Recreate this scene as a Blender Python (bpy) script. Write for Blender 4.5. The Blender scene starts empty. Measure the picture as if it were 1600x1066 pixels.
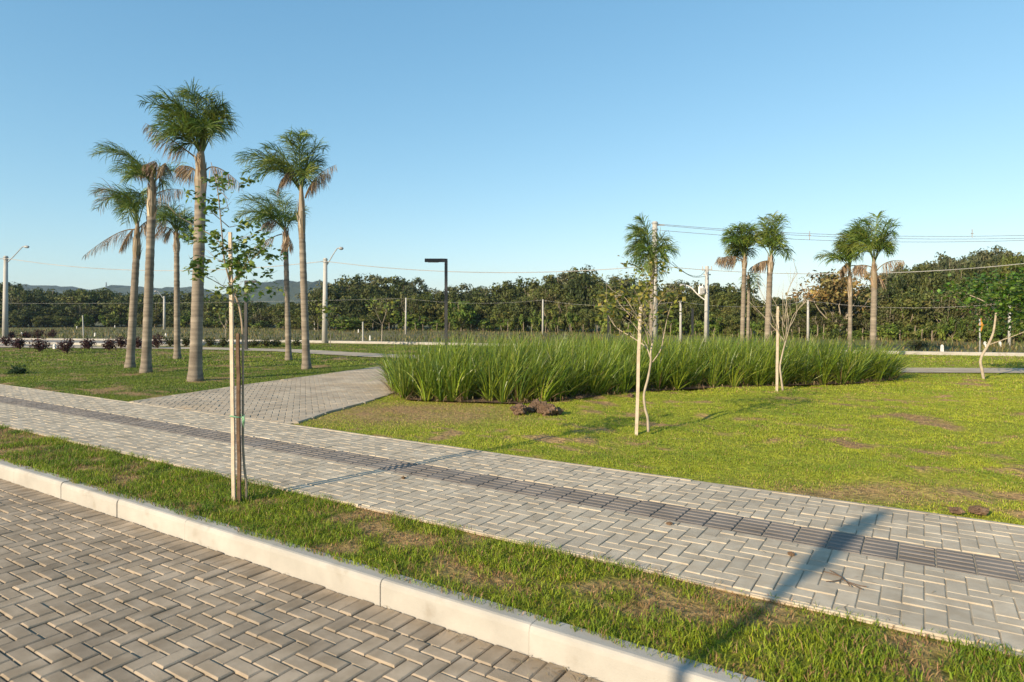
import bpy, bmesh, math, random
import numpy as np
from mathutils import Vector, noise as mnoise

C = bpy.context.scene
COL = C.collection
R = math.radians
rng = np.random.default_rng(7)
random.seed(7)

# ------------------------------------------------------------------ camera, sky, sun, exposure
EYE = 1.5                       # eye height above the pavement (z = 0)
FPX, HOR = 1000.0, 496.0        # focal length and horizon of the photograph, in its 1600 px frame
cd = bpy.data.cameras.new('camera'); cam = bpy.data.objects.new('camera', cd); COL.objects.link(cam)
cam.location = (0, 0, EYE); cam.rotation_euler = (R(90), 0, 0)
cd.sensor_width = 36; cd.lens = FPX/1600*36; cd.shift_y = -(533-HOR)/1600
cd.clip_start = .05; cd.clip_end = 6000
cd.dof.use_dof = True; cd.dof.focus_distance = 9.0; cd.dof.aperture_fstop = 4.0
C.camera = cam

SUN_AZ, SUN_EL = 44.5, 21.0     # the light travels towards (sin, cos) of SUN_AZ
w = bpy.data.worlds.new('World'); C.world = w; w.use_nodes = True
nt = w.node_tree; bg = nt.nodes['Background']
sky = nt.nodes.new('ShaderNodeTexSky'); sky.sky_type = 'NISHITA'; sky.sun_disc = False
sky.sun_elevation = R(SUN_EL); sky.sun_rotation = R(SUN_AZ+180)
sky.altitude = 50; sky.air_density = 1.0; sky.dust_density = 0.35; sky.ozone_density = 1.6
gm = nt.nodes.new('ShaderNodeGamma'); gm.inputs[1].default_value = .6      # colour grade: flattens the sky's gradient towards the horizon
tn = nt.nodes.new('ShaderNodeMixRGB'); tn.blend_type = 'MULTIPLY'; tn.inputs[0].default_value = 1; tn.inputs[2].default_value = (1.70, 2.18, 2.22, 1)
sr = nt.nodes.new('ShaderNodeSeparateColor'); cr_ = nt.nodes.new('ShaderNodeCombineColor'); nt.links.new(sky.outputs[0], sr.inputs[0])
for k, (pw, mu) in enumerate(((1.58, .475), (1.20, .72), (1.0, 1.08))):
    p1 = nt.nodes.new('ShaderNodeMath'); p1.operation = 'POWER'; p1.inputs[1].default_value = pw; nt.links.new(sr.outputs[k], p1.inputs[0])
    p2 = nt.nodes.new('ShaderNodeMath'); p2.operation = 'MULTIPLY'; p2.inputs[1].default_value = mu; nt.links.new(p1.outputs[0], p2.inputs[0]); nt.links.new(p2.outputs[0], cr_.inputs[k])
nt.links.new(cr_.outputs[0], gm.inputs[0]); nt.links.new(gm.outputs[0], tn.inputs[1]); nt.links.new(tn.outputs[0], bg.inputs[0]); bg.inputs[1].default_value = .10
sl = bpy.data.lights.new('sun', 'SUN'); sl.energy = 5.0; sl.angle = R(.53); sl.color = (1, .83, .60)
so = bpy.data.objects.new('sun', sl); COL.objects.link(so)
a = R(SUN_AZ); e = R(SUN_EL)
so.rotation_euler = Vector((math.sin(a)*math.cos(e), math.cos(a)*math.cos(e), -math.sin(e))).to_track_quat('-Z', 'Y').to_euler()
C.view_settings.view_transform = 'Standard'; C.view_settings.look = 'None'
C.view_settings.exposure = .6; C.view_settings.gamma = 1
C.render.engine = 'CYCLES'
C.cycles.max_bounces = 6; C.cycles.transparent_max_bounces = 4
C.cycles.use_denoising = True

# ------------------------------------------------------------------ helpers
U = np.array((-.8407, .5417)); V = np.array((.5417, .8407))   # along the street (away to the left) and across it
def uv(u, v): return U*u + V*v
def G(px, py, z=0.):
    y = FPX*(EYE-z)/(py-HOR); return ((px-800)*y/FPX, y)
def P(px, py, y, z0=0.): return Vector(((px-800)*y/FPX, y, EYE-(py-HOR)*y/FPX))

def tag(o, label=None, cat=None, group=None, kind=None):
    if label: o['label'] = label
    if cat: o['category'] = cat
    if group: o['group'] = group
    if kind: o['kind'] = kind
    return o
def empty(name, loc, label=None, cat=None, group=None):
    o = bpy.data.objects.new(name, None); COL.objects.link(o); o.location = loc; o.empty_display_size = .1
    return tag(o, label, cat, group)
def copy_tree(o, parent=None):
    c = o.copy(); COL.objects.link(c); c.parent = parent
    for ch in list(o.children): copy_tree(ch, c)
    return c
def link_mesh(name, me, mat, parent=None, smooth=False):
    o = bpy.data.objects.new(name, me); COL.objects.link(o)
    if mat: me.materials.append(mat)
    if parent: o.parent = parent
    me.polygons.foreach_set('use_smooth', [bool(smooth)]*len(me.polygons))
    return o
def mesh_np(name, verts, flat, totals, cols=None):
    """flat: the corner indices of all faces, totals: corners per face, cols: one rgb per vertex"""
    me = bpy.data.meshes.new(name)
    verts = np.asarray(verts, np.float32).reshape(-1, 3); flat = np.asarray(flat, np.int32).ravel(); totals = np.asarray(totals, np.int32).ravel()
    me.vertices.add(len(verts)); me.vertices.foreach_set('co', verts.ravel())
    me.loops.add(len(flat)); me.loops.foreach_set('vertex_index', flat)
    me.polygons.add(len(totals))
    st = np.zeros(len(totals), np.int32); st[1:] = np.cumsum(totals)[:-1]
    me.polygons.foreach_set('loop_start', st)
    try: me.polygons.foreach_set('loop_total', totals)
    except Exception: pass
    me.update(calc_edges=True)
    if cols is not None:
        at = me.attributes.new('col', 'FLOAT_COLOR', 'POINT')
        c4 = np.ones((len(verts), 4), np.float32); c4[:, :3] = cols
        at.data.foreach_set('color', c4.ravel())
    return me

class MB:
    """collects boxes, tubes and strips into ONE mesh"""
    def __init__(s): s.v = []; s.f = []; s.c = []
    def add(s, vs, fs, col=(1, 1, 1)):
        n = len(s.v); s.v += [tuple(x) for x in vs]; s.f += [tuple(i+n for i in f) for f in fs]; s.c += [col]*len(vs)
    def box(s, c, h, rz=0., taper=1., bev=0., col=(1, 1, 1)):
        cx, cy, cz = c; ca, sa = math.cos(rz), math.sin(rz); vs = []
        if bev <= 0:
            for z, k in ((-1, 1.), (1, taper)):
                for x, y in ((-1, -1), (1, -1), (1, 1), (-1, 1)):
                    X, Y = x*h[0]*k, y*h[1]*k; vs.append((cx+X*ca-Y*sa, cy+X*sa+Y*ca, cz+z*h[2]))
            s.add(vs, [(3, 2, 1, 0), (4, 5, 6, 7), (0, 1, 5, 4), (1, 2, 6, 5), (2, 3, 7, 6), (3, 0, 4, 7)], col)
        else:
            b = bev; lev = [(-h[2], b), (-h[2]+b, 0), (h[2]-b, 0), (h[2], b)]
            for z, ins in lev:
                for x, y in ((-1, -1), (1, -1), (1, 1), (-1, 1)):
                    X, Y = x*(h[0]-ins), y*(h[1]-ins); vs.append((cx+X*ca-Y*sa, cy+X*sa+Y*ca, cz+z))
            fs = [(3, 2, 1, 0), (12, 13, 14, 15)]
            for k in range(3):
                for i in range(4): j = (i+1) % 4; fs.append((k*4+i, k*4+j, k*4+4+j, k*4+4+i))
            s.add(vs, fs, col)
    def tube(s, pts, rad, n=6, cap=True, col=(1, 1, 1), square=False):
        pts = [Vector(p) for p in pts]; m = len(pts)
        if not hasattr(rad, '__len__'): rad = [rad]*m
        t0 = (pts[1]-pts[0]).normalized()
        ref = Vector((0, 1, 0)) if abs(t0.y) < .9 else Vector((1, 0, 0))
        x = t0.cross(ref).normalized(); vs = []
        for i in range(m):
            t = (pts[min(i+1, m-1)]-pts[max(i-1, 0)])
            if t.length < 1e-9: t = t0.copy()
            t.normalize(); x = (x-t*x.dot(t))
            if x.length < 1e-6: x = t.orthogonal()
            x.normalize(); y = t.cross(x)
            for k in range(n):
                an = 2*math.pi*(k+(.5 if square else 0))/n; vs.append(pts[i]+(x*math.cos(an)+y*math.sin(an))*rad[i])
        fs = []
        for i in range(m-1):
            for k in range(n): j = (k+1) % n; fs.append((i*n+k, i*n+j, i*n+n+j, i*n+n+k))
        if cap: fs.append(tuple(range(n-1, -1, -1))); fs.append(tuple((m-1)*n+k for k in range(n)))
        s.add(vs, fs, col)
    def strip(s, pts, widths, side, col=(1, 1, 1)):
        vs = []; sd = Vector(side).normalized()
        for p, wd in zip(pts, widths): vs += [Vector(p)-sd*wd/2, Vector(p)+sd*wd/2]
        s.add(vs, [(2*i, 2*i+1, 2*i+3, 2*i+2) for i in range(len(pts)-1)], col)
    def build(s, name, mat, parent=None, smooth=False):
        flat = [i for f in s.f for i in f]; tot = [len(f) for f in s.f]
        me = mesh_np(name, s.v, flat, tot, np.array(s.c, np.float32))
        return link_mesh(name, me, mat, parent, smooth)

def smooth_path(pts, n=6):
    """Catmull-Rom through the points"""
    pts = [Vector(p) for p in pts]
    if len(pts) < 3: return pts
    q = [pts[0]*2-pts[1]]+pts+[pts[-1]*2-pts[-2]]; out = []
    for i in range(1, len(q)-2):
        for k in range(n):
            t = k/n; p0, p1, p2, p3 = q[i-1:i+3]
            out.append(.5*((2*p1)+(p2-p0)*t+(2*p0-5*p1+4*p2-p3)*t*t+(3*p1-p0-3*p2+p3)*t**3))
    return out+[pts[-1]]
def bez(p0, p1, p2, n):
    return [(p0*(1-t)**2+p1*2*t*(1-t)+p2*t*t) for t in [i/n for i in range(n+1)]]

# value noise on numpy arrays
_perm = np.random.default_rng(3).random((257, 257))
def vnoise(x, y):
    xi = np.floor(x).astype(int); yi = np.floor(y).astype(int); fx = x-xi; fy = y-yi
    fx = fx*fx*(3-2*fx); fy = fy*fy*(3-2*fy)
    g = lambda i, j: _perm[i % 256, j % 256]
    return (g(xi, yi)*(1-fx)+g(xi+1, yi)*fx)*(1-fy)+(g(xi, yi+1)*(1-fx)+g(xi+1, yi+1)*fx)*fy
def fbm(x, y, o=4):
    x = np.asarray(x, float); y = np.asarray(y, float); r = 0; a = .5; t = 0
    for k in range(o): r = r+a*vnoise(x*2**k+17.3*k, y*2**k+5.1*k); t += a; a *= .55
    return r/t
def in_poly(x, y, poly):
    x = np.asarray(x); y = np.asarray(y); c = np.zeros(x.shape, bool); n = len(poly); j = n-1
    for i in range(n):
        xi, yi = poly[i]; xj, yj = poly[j]
        k = ((yi > y) != (yj > y)) & (x < (xj-xi)*(y-yi)/((yj-yi) if yj != yi else 1e-9)+xi)
        c ^= k; j = i
    return c
def lerp(xs, ys): return lambda x: float(np.interp(x, xs, ys))

# ------------------------------------------------------------------ materials
def node_mat(name):
    m = bpy.data.materials.new(name); m.use_nodes = True; return m, m.node_tree, m.node_tree.nodes['Principled BSDF']
def surf(name, c1, c2, scale=3., rough=.85, bump=.3, bscale=60., island=0., detail=6., spots=None, spec=.3, coord='Object', bdist=.004, stain=None):
    """mottled solid surface: two colours mixed by noise, per-island value change, fine bump"""
    m, t, b = node_mat(name); N = t.nodes; L = t.links
    tc = N.new('ShaderNodeTexCoord'); n1 = N.new('ShaderNodeTexNoise'); n1.inputs['Scale'].default_value = scale; n1.inputs['Detail'].default_value = detail
    L.new(tc.outputs[coord], n1.inputs['Vector'])
    cr = N.new('ShaderNodeValToRGB'); cr.color_ramp.elements[0].position = .35; cr.color_ramp.elements[1].position = .65
    cr.color_ramp.elements[0].color = (*c1, 1); cr.color_ramp.elements[1].color = (*c2, 1)
    L.new(n1.outputs['Fac'], cr.inputs[0]); out = cr.outputs[0]
    if spots:
        n3 = N.new('ShaderNodeTexNoise'); n3.inputs['Scale'].default_value = spots[1]; n3.inputs['Detail'].default_value = 5
        L.new(tc.outputs[coord], n3.inputs['Vector'])
        r3 = N.new('ShaderNodeValToRGB'); r3.color_ramp.elements[0].position = spots[2]; r3.color_ramp.elements[1].position = spots[2]+.15
        L.new(n3.outputs['Fac'], r3.inputs[0]); mx = N.new('ShaderNodeMixRGB'); mx.inputs[2].default_value = (*spots[0], 1)
        L.new(r3.outputs[0], mx.inputs[0]); L.new(out, mx.inputs[1]); out = mx.outputs[0]
    if stain:
        n4 = N.new('ShaderNodeTexNoise'); n4.inputs['Scale'].default_value = stain[0]; n4.inputs['Detail'].default_value = 9; n4.inputs['Roughness'].default_value = .65
        L.new(tc.outputs[coord], n4.inputs['Vector']); r4 = N.new('ShaderNodeMapRange'); r4.inputs[1].default_value = .34; r4.inputs[2].default_value = .66; r4.inputs[3].default_value = 1-stain[1]; r4.inputs[4].default_value = 1+stain[1]*.45
        L.new(n4.outputs['Fac'], r4.inputs[0]); h4 = N.new('ShaderNodeHueSaturation'); L.new(r4.outputs[0], h4.inputs['Value']); L.new(out, h4.inputs['Color']); out = h4.outputs[0]
    if island:
        g = N.new('ShaderNodeNewGeometry'); mr = N.new('ShaderNodeMapRange'); mr.inputs[3].default_value = 1-island; mr.inputs[4].default_value = 1+island
        L.new(g.outputs['Random Per Island'], mr.inputs[0]); hs = N.new('ShaderNodeHueSaturation')
        L.new(mr.outputs[0], hs.inputs['Value']); L.new(out, hs.inputs['Color']); out = hs.outputs[0]
    L.new(out, b.inputs['Base Color']); b.inputs['Roughness'].default_value = rough; b.inputs['Specular IOR Level'].default_value = spec
    if bump:
        n2 = N.new('ShaderNodeTexNoise'); n2.inputs['Scale'].default_value = bscale; n2.inputs['Detail'].default_value = 4
        L.new(tc.outputs[coord], n2.inputs['Vector'])
        bm = N.new('ShaderNodeBump'); bm.inputs['Strength'].default_value = bump; bm.inputs['Distance'].default_value = bdist
        L.new(n2.outputs['Fac'], bm.inputs['Height']); L.new(bm.outputs[0], b.inputs['Normal'])
    return m
def leafmat(name, trans=.3, rough=.5, spec=.35, var=.25, tint=(1, 1, 1), hue=.02):
    """thin leaves: colour from the mesh attribute 'col' (the kind of leaf), varied leaf by leaf; light also passes through"""
    m, t, b = node_mat(name); N = t.nodes; L = t.links
    at = N.new('ShaderNodeAttribute'); at.attribute_name = 'col'
    g = N.new('ShaderNodeNewGeometry'); mr = N.new('ShaderNodeMapRange'); mr.inputs[3].default_value = 1-var; mr.inputs[4].default_value = 1+var
    L.new(g.outputs['Random Per Island'], mr.inputs[0])
    hs = N.new('ShaderNodeHueSaturation'); L.new(at.outputs['Color'], hs.inputs['Color']); L.new(mr.outputs[0], hs.inputs['Value'])
    mh = N.new('ShaderNodeMapRange'); mh.inputs[3].default_value = .5-hue; mh.inputs[4].default_value = .5+hue
    wv = N.new('ShaderNodeMath'); wv.operation = 'MULTIPLY'; wv.inputs[1].default_value = 13.7; fr = N.new('ShaderNodeMath'); fr.operation = 'FRACT'
    L.new(g.outputs['Random Per Island'], wv.inputs[0]); L.new(wv.outputs[0], fr.inputs[0]); L.new(fr.outputs[0], mh.inputs[0]); L.new(mh.outputs[0], hs.inputs['Hue'])
    L.new(hs.outputs[0], b.inputs['Base Color']); b.inputs['Roughness'].default_value = rough; b.inputs['Specular IOR Level'].default_value = spec
    tr = N.new('ShaderNodeBsdfTranslucent'); L.new(hs.outputs[0], tr.inputs['Color'])
    mx = N.new('ShaderNodeMixShader'); mx.inputs[0].default_value = trans
    L.new(b.outputs[0], mx.inputs[1]); L.new(tr.outputs[0], mx.inputs[2]); L.new(mx.outputs[0], N['Material Output'].inputs['Surface'])
    return m
M = {}
M['road_paver'] = surf('road_paver', (.305, .236, .162), (.41, .325, .235), 8.0, .9, .5, 180, .16, spots=((.40, .325, .24), 1.1, .60), stain=(1.3, .30))
M['walk_paver'] = surf('walk_paver', (.42, .345, .250), (.505, .43, .325), 9.0, .9, .5, 180, .10, spots=((.44, .37, .28), 1.3, .60), stain=(2.2, .20))
M['path_paver'] = surf('path_paver', (.385, .31, .225), (.465, .385, .285), 2.0, .9, .4, 150, .09, spots=((.44, .34, .23), .8, .54), stain=(1.2, .22))
M['tactile'] = surf('tactile', (.155, .134, .116), (.21, .184, .162), 3., .9, .4, 160, .12)
M['joint_sand'] = surf('joint_sand', (.20, .16, .115), (.29, .235, .17), 4., .95, .5, 150)
M['walk_sand'] = surf('walk_sand', (.33, .28, .205), (.42, .36, .27), 6., .95, .5, 150)
M['concrete'] = surf('concrete', (.36, .335, .295), (.43, .405, .36), 2.5, .9, .35, 120, .04, spots=((.27, .235, .185), 3.5, .62), stain=(4., .09))
M['pole_concrete'] = surf('pole_concrete', (.36, .35, .32), (.46, .44, .40), 1.2, .9, .2, 40)
M['soil'] = surf('soil', (.105, .066, .040), (.19, .122, .075), 5., .95, 1., 40, spots=((.24, .165, .10), 9, .58), bdist=.03)
M['far_ground'] = surf('far_ground', (.085, .080, .028), (.15, .125, .045), .35, .95, .6, 4, detail=9, bdist=.1)
M['road_far'] = surf('road_far', (.20, .18, .155), (.25, .225, .195), .8, .9, .2, 30)
M['bark_palm'] = None
M['wood_pale'] = surf('wood_pale', (.48, .39, .29), (.61, .51, .385), 14., .8, .4, 60)
M['wood_dark'] = surf('wood_dark', (.085, .050, .030), (.16, .10, .06), 16., .85, .6, 60)
M['bark'] = surf('bark', (.24, .18, .125), (.36, .285, .20), 18., .9, .8, 60)
M['bark_pale'] = surf('bark_pale', (.31, .255, .19), (.42, .355, .265), 8., .9, .6, 40)
M['bark_wood'] = surf('bark_wood', (.17, .13, .09), (.33, .27, .20), 1.5, .9, .5, 20)
M['dark_metal'] = surf('dark_metal', (.018, .018, .020), (.028, .028, .030), 5., .45, 0, spec=.5)
M['grey_metal'] = surf('grey_metal', (.26, .26, .26), (.34, .34, .33), 5., .45, 0, spec=.5)
M['wire'] = surf('wire', (.12, .12, .12), (.2, .2, .2), 5., .6, 0)
M['cable'] = surf('cable', (.30, .29, .27), (.42, .40, .37), .6, .7, 0)
M['white_paint'] = surf('white_paint', (.62, .60, .56), (.74, .72, .68), 6., .7, 0)
M['string'] = surf('string', (.16, .33, .19), (.26, .45, .28), 30., .8, 0)
M['sign_yellow'] = surf('sign_yellow', (.75, .33, .02), (.82, .38, .03), 3., .5, 0)
M['leaf_grass'] = leafmat('leaf_grass', .32, .55, .3, .30)
M['leaf_hedge'] = leafmat('leaf_hedge', .25, .42, .5, .32)
M['leaf_tree'] = leafmat('leaf_tree', .22, .6, .25, .38, hue=.025)
M['leaf_palm'] = leafmat('leaf_palm', .22, .5, .4, .3)
M['leaf_young'] = leafmat('leaf_young', .35, .45, .4, .25)
M['hill'] = surf('hill', (.022, .032, .016), (.045, .055, .025), .012, .95, 1., .03, detail=9, bdist=8.)

def palm_bark():
    m, t, b = node_mat('palm_bark'); N = t.nodes; L = t.links
    tc = N.new('ShaderNodeTexCoord'); sep = N.new('ShaderNodeSeparateXYZ'); L.new(tc.outputs['Object'], sep.inputs[0])
    nz = N.new('ShaderNodeTexNoise'); nz.inputs['Scale'].default_value = 2.5; nz.inputs['Detail'].default_value = 6; L.new(tc.outputs['Object'], nz.inputs['Vector'])
    cr = N.new('ShaderNodeValToRGB'); e = cr.color_ramp.elements; e[0].position = .3; e[1].position = .7
    e[0].color = (.155, .125, .095, 1); e[1].color = (.31, .265, .21, 1); L.new(nz.outputs['Fac'], cr.inputs[0])
    # leaf scars: thin uneven pale and dark rings
    ad = N.new('ShaderNodeMath'); ad.operation = 'MULTIPLY_ADD'; ad.inputs[1].default_value = .10; L.new(nz.outputs['Fac'], ad.inputs[0]); L.new(sep.outputs[2], ad.inputs[2])
    cb = N.new('ShaderNodeCombineXYZ'); L.new(ad.outputs[0], cb.inputs[2])
    n2 = N.new('ShaderNodeTexNoise'); n2.inputs['Scale'].default_value = 9.; n2.inputs['Detail'].default_value = 3; L.new(cb.outputs[0], n2.inputs['Vector'])
    r2 = N.new('ShaderNodeValToRGB'); e = r2.color_ramp.elements; e[0].position = .38; e[0].color = (.55, .53, .51, 1); e[1].position = .62; e[1].color = (1.12, 1.1, 1.06, 1)
    L.new(n2.outputs['Fac'], r2.inputs[0]); mx = N.new('ShaderNodeMixRGB'); mx.blend_type = 'MULTIPLY'; mx.inputs[0].default_value = .85
    L.new(cr.outputs[0], mx.inputs[1]); L.new(r2.outputs[0], mx.inputs[2]); L.new(mx.outputs[0], b.inputs['Base Color']); b.inputs['Roughness'].default_value = .9
    bm = N.new('ShaderNodeBump'); bm.inputs['Strength'].default_value = .7; bm.inputs['Distance'].default_value = .015
    L.new(n2.outputs['Fac'], bm.inputs['Height']); L.new(bm.outputs[0], b.inputs['Normal'])
    return m
M['bark_palm'] = palm_bark()

def lawn_mat():
    """turf sheet under the blades: attribute 'col' (thatch, soil, green cover) broken up by fine noise"""
    m, t, b = node_mat('lawn_turf'); N = t.nodes; L = t.links
    at = N.new('ShaderNodeAttribute'); at.attribute_name = 'col'; tc = N.new('ShaderNodeTexCoord')
    nz = N.new('ShaderNodeTexNoise'); nz.inputs['Scale'].default_value = 22; nz.inputs['Detail'].default_value = 8; L.new(tc.outputs['Object'], nz.inputs['Vector'])
    mr = N.new('ShaderNodeMapRange'); mr.inputs[1].default_value = .3; mr.inputs[2].default_value = .7; mr.inputs[3].default_value = .55; mr.inputs[4].default_value = 1.45; L.new(nz.outputs['Fac'], mr.inputs[0])
    hs = N.new('ShaderNodeHueSaturation'); L.new(at.outputs['Color'], hs.inputs['Color']); L.new(mr.outputs[0], hs.inputs['Value'])
    L.new(hs.outputs[0], b.inputs['Base Color']); b.inputs['Roughness'].default_value = .95; b.inputs['Specular IOR Level'].default_value = .1
    bm = N.new('ShaderNodeBump'); bm.inputs['Strength'].default_value = 1.; bm.inputs['Distance'].default_value = .03
    L.new(nz.outputs['Fac'], bm.inputs['Height']); L.new(bm.outputs[0], b.inputs['Normal'])
    return m
M['lawn'] = lawn_mat()

# ------------------------------------------------------------------ layout of the ground
V_KERB, V_KBACK, V_WALK0, V_TAC0, V_TAC1, V_WALK1 = 2.68, 2.80, 3.63, 4.607, 4.997, 5.875
ROAD_Z = -.15
path_left = [G(205, 628), G(300, 614), G(395, 600), G(500, 586), G(590, 573.5)]
path_right = [G(460, 660), G(510, 643), G(560, 630), G(600, 618)]
branch_poly = [tuple(uv(*q)) for q in ()]
pl = path_left+[(-3.0, 21.6), (-1.0, 24.2)]
pr = path_right+[(-2.2, 14.5), (-.9, 18.0), (1.6, 22.6)]
def to_uv(p): p = np.array(p); return float(p@U), float(p@V)
ul, ur = to_uv(pl[0])[0], to_uv(pr[0])[0]
branch_poly = [tuple(uv(ul+.1, V_WALK1))]+pl+pr[::-1]+[tuple(uv(ur-.05, V_WALK1))]
cross_c = [(-40., 35.5), (-24., 32.6), (-15., 31.), (-10., 29.), (-7.4, 26.8), (-5., 25.0), (-1., 22.9), (4., 20.6), (8., 19.0), (11., 18.2), (15, 18.0), (24., 17.9), (40, 17.8)]
def band(c, wd):
    c = [np.array(p) for p in c]; L_, R_ = [], []
    for i, p in enumerate(c):
        t = c[min(i+1, len(c)-1)]-c[max(i-1, 0)]; t = t/np.linalg.norm(t); n = np.array((-t[1], t[0])); L_.append(tuple(p+n*wd)); R_.append(tuple(p-n*wd))
    return L_, R_
cl_, cr_ = band(cross_c, .85)
cross_poly = cl_+cr_[::-1]
hedge_poly = [(-2.6, 13.7), (-2.2, 12.3), (-1.9, 11.6), (-1., 11.35), (.1, 11.1), (1.2, 11.75), (2.6, 12.9), (4.1, 13.5), (6.4, 14.1), (7.9, 14.5), (9.1, 15.3), (9.6, 16.2), (8.6, 17.4), (6.4, 18.2), (3.6, 18.9), (1.4, 18.8), (-.4, 17.6), (-1.8, 15.6), (-2.6, 14.6)]
kerb_far = [(-75, 49), (-50., 45.), (-34., 42.8), (-13.2, 38.9), (-6.5, 36.3), (4., 31.8), (16., 26.3), (20., 25.), (26, 22.8), (44, 17.)]
kf = sorted(kerb_far); kerb_y = lambda x: np.interp(x, [p[0] for p in kf], [p[1] for p in kf])

# distance-independent dry / bare masks used by both the turf sheet and its blades
def dry_mask(x, y):
    u = x*U[0]+y*U[1]; v = x*V[0]+y*V[1]
    n = fbm(u*.9+40, v*1.5+9, 5); n2 = fbm(u*3.1+7, v*4.2+31, 3)
    m = np.clip((n*.42+n2*.58-.578)/.085, 0, 1)
    strip = (v < 3.7)
    m = np.where(strip, np.clip((n*.30+n2*.70-.572)/.13, 0, .85), m)
    # worn ground in front of the plant bed, near the mouth of the path, and left lawn patches
    g = np.exp(-(((x+1.7)/1.9)**2+((y-10.2)/1.2)**2)**1.5)*(.45+.9*n2)
    g2 = np.exp(-(((x-3.0)/1.2)**2+((y-5.55)/.35)**2))*n2*1.6
    left = np.where((x < -4) & (y > 12), np.clip((n*.6+n2*.4-.52)/.13, 0, .8), 0)
    return np.clip(np.maximum(np.maximum(m, g), np.maximum(g2, left)), 0, 1)
def turf_col(x, y):
    d = dry_mask(x, y)[:, None]; n = fbm(x*.5+3, y*.5+80, 4)[:, None]
    green = np.array((.175, .205, .022))*(1-n)+np.array((.31, .305, .032))*n
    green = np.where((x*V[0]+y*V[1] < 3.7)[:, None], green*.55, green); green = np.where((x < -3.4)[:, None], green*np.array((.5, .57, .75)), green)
    brown = np.array((.27, .165, .075))*(1-n)+np.array((.38, .25, .115))*n
    return green*(1-d)+brown*d

def sheet(name, poly, z, mat, kind='structure'):
    bm = bmesh.new(); f = bm.faces.new([bm.verts.new((x, y, z)) for x, y in poly]); bmesh.ops.triangulate(bm, faces=[f])
    for fc in bm.faces:
        if fc.normal.z < 0: fc.normal_flip()
    me = bpy.data.meshes.new(name); bm.to_mesh(me); bm.free(); o = link_mesh(name, me, mat); return tag(o, kind=kind)
def uvpoly(u0, u1, v0, v1): return [tuple(uv(*q)) for q in ((u0, v0), (u0, v1), (u1, v1), (u1, v0))]

sheet('ground', [(-1700, -40), (1700, -40), (1700, 1700), (-1700, 1700)], -.30, M['far_ground'])
sheet('road_bed', uvpoly(-60, 90, -3.35, V_KERB+.06), ROAD_Z-.014, M['joint_sand'])
sheet('pavement_bed', uvpoly(-60, 90, V_WALK0-.01, V_WALK1+.01), -.0065, M['walk_sand'])
sheet('verge', uvpoly(-60, 90, -9., -3.45), -.01, M['far_ground'])

def relief(x, y):
    """gentle lumps of the right-hand lawn, fading out at the paving"""
    v = x*V[0]+y*V[1]; f = np.clip((v-V_WALK1-.1)/.5, 0, 1)*np.clip((x+.8)/1.5, 0, 1)*np.clip((17.2-y-.0*x)/1.5, 0, 1)
    return f*(.085*(fbm(x*1.1+5, y*1.6+3, 3)-.42)+.055*(fbm(x*3.4, y*4.6, 2)-.5))
def turf(name, us, vs, amp):
    uu, vv = np.meshgrid(us, vs, indexing='ij'); x = (uu*U[0]+vv*V[0]).ravel(); y = (uu*U[1]+vv*V[1]).ravel()
    z = -.012-.022*fbm(x*1.3, y*1.3, 4)*amp+(relief(x, y) if amp == 1. else 0)
    n, m = uu.shape; i = np.arange((n-1)*(m-1)); a0 = (i//(m-1))*m+i % (m-1)
    f = np.stack([a0, a0+m, a0+m+1, a0+1], 1)
    me = mesh_np(name, np.stack([x, y, z], 1), f[:, ::-1].ravel() if False else f.ravel(), np.full(len(f), 4), turf_col(x, y))
    me.update(); bm = bmesh.new(); bm.from_mesh(me); bmesh.ops.recalc_face_normals(bm, faces=bm.faces)
    if bm.faces[0].normal.z < 0: bmesh.ops.reverse_faces(bm, faces=bm.faces)
    bm.to_mesh(me); bm.free()
    return tag(link_mesh(name, me, M['lawn']), kind='structure')
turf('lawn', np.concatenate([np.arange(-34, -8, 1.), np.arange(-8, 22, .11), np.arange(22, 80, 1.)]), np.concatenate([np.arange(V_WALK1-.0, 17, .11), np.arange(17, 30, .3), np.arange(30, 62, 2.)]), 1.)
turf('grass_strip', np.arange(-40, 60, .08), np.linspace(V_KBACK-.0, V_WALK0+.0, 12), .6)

# ------------------------------------------------------------------ paving
def pavers(name, rects, z, mat, ch=.006, jit=.002, th=.05):
    """rects: rows of cx, cy, half length a, half width b, angle. Chamfered stones, each at its own slight height and tilt"""
    r = np.array(rects); n = len(r); ca, sa = np.cos(r[:, 4]), np.sin(r[:, 4]); vs = np.zeros((n, 12, 3))
    h = z+rng.normal(0, jit, n); tx = rng.normal(0, .006, n); ty = rng.normal(0, .006, n)
    for k, (ins, dz) in enumerate(((0, -th), (0, -ch*.8), (ch, 0))):
        for i, (sx, sy) in enumerate(((-1, -1), (1, -1), (1, 1), (-1, 1))):
            X = sx*(r[:, 2]-ins); Y = sy*(r[:, 3]-ins); q = k*4+i
            vs[:, q, 0] = r[:, 0]+X*ca-Y*sa; vs[:, q, 1] = r[:, 1]+X*sa+Y*ca; vs[:, q, 2] = h+dz+(X*tx+Y*ty)*(k > 0)
    fs = [(8, 9, 10, 11)]
    for k in (0, 1):
        for i in range(4): j = (i+1) % 4; fs.append((k*4+i, k*4+j, k*4+4+j, k*4+4+i))
    f = (np.array(fs)[None]+np.arange(n)[:, None, None]*12).reshape(-1)
    return tag(link_mesh(name, mesh_np(name, vs, f, np.full(n*9, 4)), mat), kind='structure')
ANG_U = math.atan2(U[1], U[0])
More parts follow.
